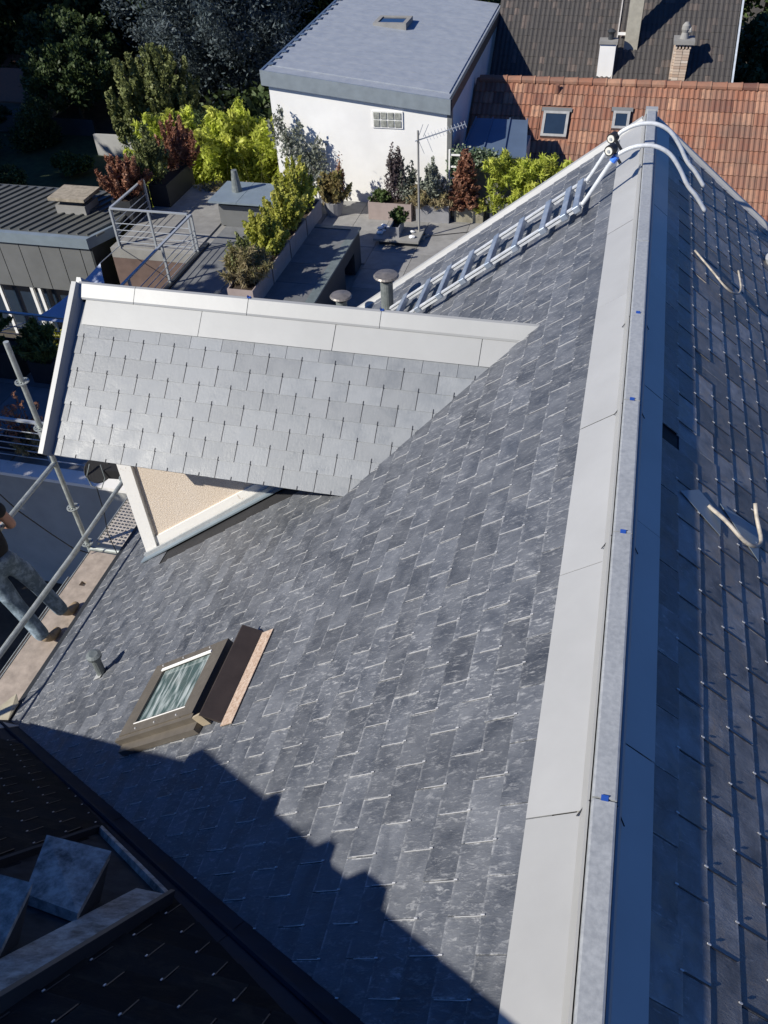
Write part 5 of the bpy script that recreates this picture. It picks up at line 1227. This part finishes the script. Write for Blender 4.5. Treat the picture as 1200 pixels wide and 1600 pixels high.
# --- bamboo hedge left of the white building ---
bm_ = empty('bamboo_hedge', (-11.6, 24.5, 0), 'tall yellow green bamboo hedge beside the white building', 'hedge')
q = random.Random(3); cl = []
for k in range(330):
    x = q.uniform(-14.4, -9.5); y = q.uniform(23.2, 26.0); top = 3.75 + (x + 14.4) / 4.9 * .5 + .35 * math.sin(x * 3.1) - .25 * abs(y - 24.4)
    tz = top - 3.2 * q.random() ** 1.7 + q.uniform(-.1, .35); ln = q.uniform(.5, 1.1)
    cl.append(((x, y, tz - ln), (x + q.uniform(-.35, .35), y + q.uniform(-.45, .2), tz)))
sprigs('leaves', L_bamboo, bm_, cl, 78000, .062, 3.0, .13, 21, .25, 0)
b = MB()
for k in range(26):
    x = q.uniform(-13.4, -9.7); y = q.uniform(23.4, 25.8); b.tube([(x, y, 0), (x + q.uniform(-.2, .2), y, 2), (x + q.uniform(-.4, .4), y - .2, 4)], [.02, .015, .006], 5)
b.build('canes', simple('bamboo cane', (.3, .3, .1), .6), bm_)['kind'] = 'stuff'
# --- planters helper ---
def planter(x0, x1, y0, y1, z0, h, mat, label, group=None, name='planter'):
    c = ((x0 + x1) / 2, (y0 + y1) / 2, z0); o = empty(name, c, label, 'planter', group); t_ = .025
    b = MB(); b.bb(x0, x1, y0, y0 + t_, z0, z0 + h); b.bb(x0, x1, y1 - t_, y1, z0, z0 + h); b.bb(x0, x0 + t_, y0 + t_, y1 - t_, z0, z0 + h); b.bb(x1 - t_, x1, y0 + t_, y1 - t_, z0, z0 + h); b.bb(x0 + t_, x1 - t_, y0 + t_, y1 - t_, z0, z0 + .03)
    b.build('box', mat, o); b = MB(); b.bb(x0 + t_, x1 - t_, y0 + t_, y1 - t_, z0 + .03, z0 + h - .05); b.build('soil', M_soil, o); return o
def plant(name, base, h, r, mat, n, leaf, label, cat='shrub', seed=1, aspect=1.8, group=None, nst=6, droop=0, nclump=8, taper=0.0, mat2=None, cr=.4, z_from=.15):
    base = Vector(base); o = empty(name, tuple(base), label, cat, group); q = random.Random(seed)
    cl = []; tips = []
    for k in range(nclump):
        u = (k + .5) / nclump; rr_ = r * (1 - taper * u); a = q.uniform(0, 6.28); dd = q.uniform(0, .75) * rr_
        c = (base.x + math.cos(a) * dd, base.y + math.sin(a) * dd, base.z + h * (z_from + (1 - z_from) * u)); cl.append((c, (rr_ * cr * 1.3, rr_ * cr * 1.3, h * .8 / nclump + rr_ * .2))); tips.append(c)
    leaves('leaves', mat, o, cl, n, leaf, aspect, droop, seed, .3)
    stems('stem', M_bark, o, base, tips[-nst:], .012, .004)
    return o
# row of taupe planters on the raised box
rowg = 'row of taupe planters on the raised dark box'
for i in range(4):
    y0 = 14.1 + i * 1.16
    lab = ['taupe planter nearest the dormer ridge with dry grass', 'taupe planter second from the dormer in the row', 'taupe planter third from the dormer in the row', 'taupe planter at the far end of the row with bushy yellow shrub'][i]
    planter(-7.28, -6.72, y0, y0 + 1.1, T + .935, .42, M_planter, lab, rowg)
    if i == 0:
        bush('grass_clump', (-7.0, y0 + 0.5, T + 1.3), 0.75, 0.55, L_straw, int((2600) * 1.5), (0.035) * .8, 'dry straw coloured grass clump in the nearest taupe planter', 'plant', 60, 9, None, droop=(0.2))
        bush('shrub', (-7.1, y0 + 0.75, T + 1.3), 0.95, 0.5, L_olive, int((1200) * 1.5), (0.05) * .8, 'thin brownish green shrub rising from the dry grass', 'shrub', 61, 1.8, None, droop=(0))
    else:
        bush('shrub', (-7.05, y0 + 0.5, T + 1.3), [0, 1.0, 1.25, 1.3][i], 0.55, L_yel, int((3600) * 1.5), (0.065) * .8, ['', 'yellow green small leaved shrub behind the dry grass', 'taller yellow green shrub in the middle of the planter row', 'yellow green shrub at the far end of the planter row'][i], 'shrub', 62 + i, 1.6, 'yellow green shrubs in the planter row', droop=(0))
# far row along the white wall
planter(-6.15, -4.98, 20.75, 21.25, T, .46, M_planter, 'wide taupe planter against the white wall below the glass blocks')
planter(-4.86, -3.98, 20.8, 21.3, T, .46, M_planterg, 'grey planter against the white wall beside the aerial')
planter(-3.86, -3.10, 20.95, 21.4, T, .38, simple('mossy planter', (.24, .22, .16), .85, 0, .3, 8), 'mossy stone planter under the rust red conifer')
planter(-2.95, -1.3, 21.1, 21.6, T, .5, M_planterg, 'long grey planter under the yellow bamboo hedge')
planter(-5.22, -4.98, 19.4, 19.95, T + .18, .26, M_planterg, 'small grey trough on the low hatch lid')
bush('sapling', (-5.45, 21.0, T + 0.4), 1.55, 0.28, L_purple, int((1300) * 1.5), (0.055) * .8, 'slim dark leaved sapling before the white wall', 'sapling', 70, 1.8, None, droop=(0))
bush('sapling', (-5.12, 21.05, T + 0.4), 1.15, 0.34, L_grey, int((1100) * 1.5), (0.055) * .8, 'grey leaved sapling beside the slim dark one', 'sapling', 71, 1.8, None, droop=(0))
bush('ground_shrub', (-5.85, 21.0, T + 0.42), 0.28, 0.35, L_green, int((900) * 1.5), (0.05) * .8, 'low green bush at the left end of the wide taupe planter', 'shrub', 72, 1.8, None, droop=(0))
bush('ground_shrub', (-5.1, 19.85, T + 0.4), 0.4, 0.28, L_green, int((700) * 1.5), (0.05) * .8, 'small green bush in the trough on the hatch lid', 'shrub', 73, 1.8, None, droop=(0))
bush('sapling', (-4.45, 21.05, T + 0.4), 1.2, 0.42, L_grey, int((1500) * 1.5), (0.06) * .8, 'pale variegated shrub behind the aerial mast', 'shrub', 74, 1.8, None, droop=(0))
bush('grass_clump', (-4.75, 20.95, T + 0.4), 0.5, 0.4, L_straw, int((900) * 1.5), (0.03) * .8, 'arching dry grass in the grey planter beside the aerial', 'plant', 75, 8, None, droop=(0.5))
bush('grass_clump', (-4.15, 20.95, T + 0.4), 0.35, 0.4, L_straw, int((700) * 1.5), (0.03) * .8, 'arching dry grass at the right end of the grey planter', 'plant', 76, 8, None, droop=(0.5))
cone_bush('red_conifer', (-3.62, 21.15, T + 0.3), 1.45, 0.42, L_rust, int((5200) * 1.5), (0.055) * .8, 'rust red conical conifer in the mossy planter', 'conifer', 77, 2.2, None, droop=(0))
bush('ground_shrub', (-3.22, 21.05, T + 0.3), 0.28, 0.25, L_yel, int((600) * 1.5), (0.05) * .8, 'small bright green tuft at the foot of the red conifer', 'shrub', 78, 1.8, None, droop=(0))
# variegated climber and trellis
iv = empty('climber', (-3.9, 21.7, T), 'variegated green climber behind the red conifer', 'climber'); leaves('leaves', L_cream, iv, [((-3.85, 21.75, T + 1.1), (.4, .15, .6)), ((-3.3, 21.8, T + 1.35), (.55, .15, .3))], 2600, .07, 1.2, 0, 80, .2); stems('stem', M_bark, iv, (-3.9, 21.7, T), [(-3.8, 21.7, T + 1.2)], .02)
tr = empty('trellis', (-4.05, 21.6, T), 'white slatted trellis at the corner of the white wall', 'trellis')
for k in range(5): b = MB(); b.bb(-4.14, -3.86, 21.62, 21.65, T + .25 + k * .3, T + .29 + k * .3); b.build('slat', M_white, tr)
b = MB(); b.bb(-4.16, -4.12, 21.60, 21.66, T, T + 1.6); b.build('post', M_white, tr)
# bamboo hedge in planters right
bh2 = empty('bamboo_hedge', (-2.0, 21.4, T + .4), 'bright yellow green bamboo hedge in front of the red tiled roof', 'hedge')
q = random.Random(9); cl = []
for k in range(130):
    x = q.uniform(-2.95, -.1); y = q.uniform(21.1, 21.7); tz = T + 1.62 - 1.25 * q.random() ** 1.8 + q.uniform(-.08, .12); ln = q.uniform(.25, .5)
    cl.append(((x, y, tz - ln), (x + q.uniform(-.2, .2), y - q.uniform(.0, .3), tz)))
sprigs('leaves', L_bamboo, bh2, cl, 13000, .034, 5.5, .07, 81, .7, 0)
b = MB()
for k in range(16): x = q.uniform(-2.85, -.2); b.tube([(x, 21.4, T + .3), (x, 21.4, T + 1.4)], [.012, .006], 5)
b.build('canes', M_bark, bh2)['kind'] = 'stuff'
# rust shrub against the white wall + its tall stalks
bush('shrub', (-7.15, 20.9, T + 0.35), 0.85, 0.5, leaf_mat('bronze leaves', (0.1, 0.07, 0.03), (0.24, 0.19, 0.08), (0.3, 0.3, 0.1)), int((1600) * 1.5), (0.085) * .8, 'bronze green shrub in the round pot by the white wall', 'shrub', 82, 1.8, None, droop=(0))
b = MB(); b.tube([(-7.15, 20.9, T), (-7.15, 20.9, T + .38)], [.2, .28], 14); thing('round_pot', b, M_planterg, (-7.15, 20.9, T), 'tapered grey pot holding the bronze green shrub', 'pot')
bush('sunflower', (-7.0, 21.1, T + 0.3), 1.45, 0.14, L_rust, int((160) * 1.5), (0.07) * .8, 'tall dried flower stalk leaning against the white wall', 'plant', 83, 1.6, None, droop=(0))
o = empty('tall_shrub', (-8.3, 21.5, T), 'loose grey green shrub against the left of the white wall', 'shrub'); sprigs('leaves', L_grey, o, [((-8.3 + .1 * k, 21.55, T + .2), (-9.0 + .16 * k, 21.5 + .02 * k, T + 2.1 - .12 * k + .3 * ((k * 7) % 3))) for k in range(9)], 1500, .055, 2.2, .12, 84, 0, .2); stems('stem', M_bark, o, (-8.3, 21.5, T), [(-8.5, 21.5, T + 1.8), (-8, 21.6, T + 1.4), (-7.7, 21.6, T + 1.2)], .012)
# dark planters with rusty bushes, left
for i, (x0, x1, y0, y1) in enumerate([(-12.95, -12.40, 19.4, 20.5), (-12.45, -11.9, 20.6, 22.3)]):
    planter(x0, x1, y0, y1, T, .62, M_planterd, ['black planter beside the concrete chimney slab', 'black planter behind the railing at the terrace corner'][i])
bush('shrub', (-12.75, 19.9, T + 0.55), 1.1, 0.8, L_rust, int((6000) * 1.5), (0.055) * .8, 'rust brown wispy shrub above the ribbed roof edge', 'shrub', 85, 3.0, None, droop=(0))
bush('shrub', (-12.4, 20.9, T + 0.55), 1.5, 0.6, L_olive, int((3600) * 1.5), (0.055) * .8, 'upright olive green shrub between two rust brown ones', 'shrub', 86, 2.4, None, droop=(0))
bush('shrub', (-12.1, 22.0, T + 0.55), 1.45, 0.65, L_rust, int((4600) * 1.5), (0.055) * .8, 'rust brown shrub touching the yellow bamboo', 'shrub', 87, 3.0, None, droop=(0))
o = empty('dry_border', (-10.5, 22.4, T)); o['label'] = 'strip of dry straw groundcover at the terrace edge'; 
bpy.data.objects.remove(o)
o = leaves('ground_cover', L_straw, None, [((-10.3, 22.0, T + .05), (1.5, .35, .14))], 1800, .05, 3, 0, 88, .1, loc=(-10.3, 22, T)); tag(o, 'strip of dry straw groundcover at the back edge of the terrace', 'ground cover', kind='stuff')
# near-left terrace planters
planter(-13.2, -11.25, 12.0, 12.6, T, .62, M_planterd, 'long black planter on the shaded lower left terrace')
bush('shrub', (-12.4, 12.3, T + 0.6), 0.55, 0.9, L_green, int((3200) * 1.5), (0.06) * .8, 'low green bushy plants in the long black planter', 'shrub', 90, 3, None, droop=(0))
planter(-10.95, -10.4, 12.0, 12.5, T, .5, M_planterd, 'small dark planter beside the gable trim')
bush('shrub', (-10.7, 12.25, T + 0.5), 0.75, 0.5, L_green, int((2400) * 1.5), (0.05) * .8, 'spiky green plant beside the dormer gable trim', 'shrub', 91, 5, None, droop=(0))
bush('twiggy_shrub', (-9.9, 10.2, T + 0.1), 0.9, 0.6, L_rust, int((320) * 1.5), (0.06) * .8, 'nearly bare twiggy shrub with a few rusty leaves', 'shrub', 92, 1.8, None, droop=(0))
planter(-10.4, -9.4, 9.85, 10.3, T, .2, M_planterd, 'low dark trough holding dry plants behind the lower railing')
bush('grass_clump', (-9.6, 9.9, T + 0.15), 0.3, 0.45, L_straw, int((900) * 1.5), (0.03) * .8, 'dry straw clump behind the lower left railing', 'plant', 93, 7, None, droop=(0.3))
# courtyard plants
for i, (x, y, h) in enumerate([(-14.3, 16.9, 1.0), (-13.5, 16.4, .9), (-12.7, 15.3, .7)]):
    bush('courtyard_bush', (x, y, 0), h, 0.8, L_yel if i < 2 else L_olive, int((2200) * 1.5), (0.08) * .8, ['yellow green bush below the pavilion windows', 'yellow green bush beside the shade sail', 'low olive bush under the shade sail'][i], 'shrub', 95 + i, 1.6, None, droop=(0))
# --- tall trees just west of the terrace whose shade falls on it ---
SG_ = 'tall trees west of the terrace'
tree('shade_tree', (-15.8, 9.2, 0), 10.6, 3.0, L_dark, 7000, .24, crown_from=.35, label='tall tree west of the terrace shading its paving', seed=31, group=SG_)
tree('shade_tree', (-15.6, 3.6, 0), 9.5, 3.0, L_dark, 9000, .24, crown_from=.3, label='tree west of the scaffold shading the rendered parapet wall', seed=34, group=SG_)
tree('shade_tree', (-39, 23, 0), 15, 6.5, L_dark, 16000, .4, 'tall tree west of the garden shading its far corner', seed=32, group=SG_)
tree('shade_tree', (-30.5, 21.5, 0), 9.0, 4.2, L_dark, 14000, .3, 'tree west of the garden shading the lawn', seed=35, group=SG_)
tree('shade_tree', (-40, 30, 0), 17, 7.5, L_dark, 16000, .4, 'tall tree shading the far left of the garden', seed=33, group=SG_)
print('OBJECTS', len(bpy.data.objects))
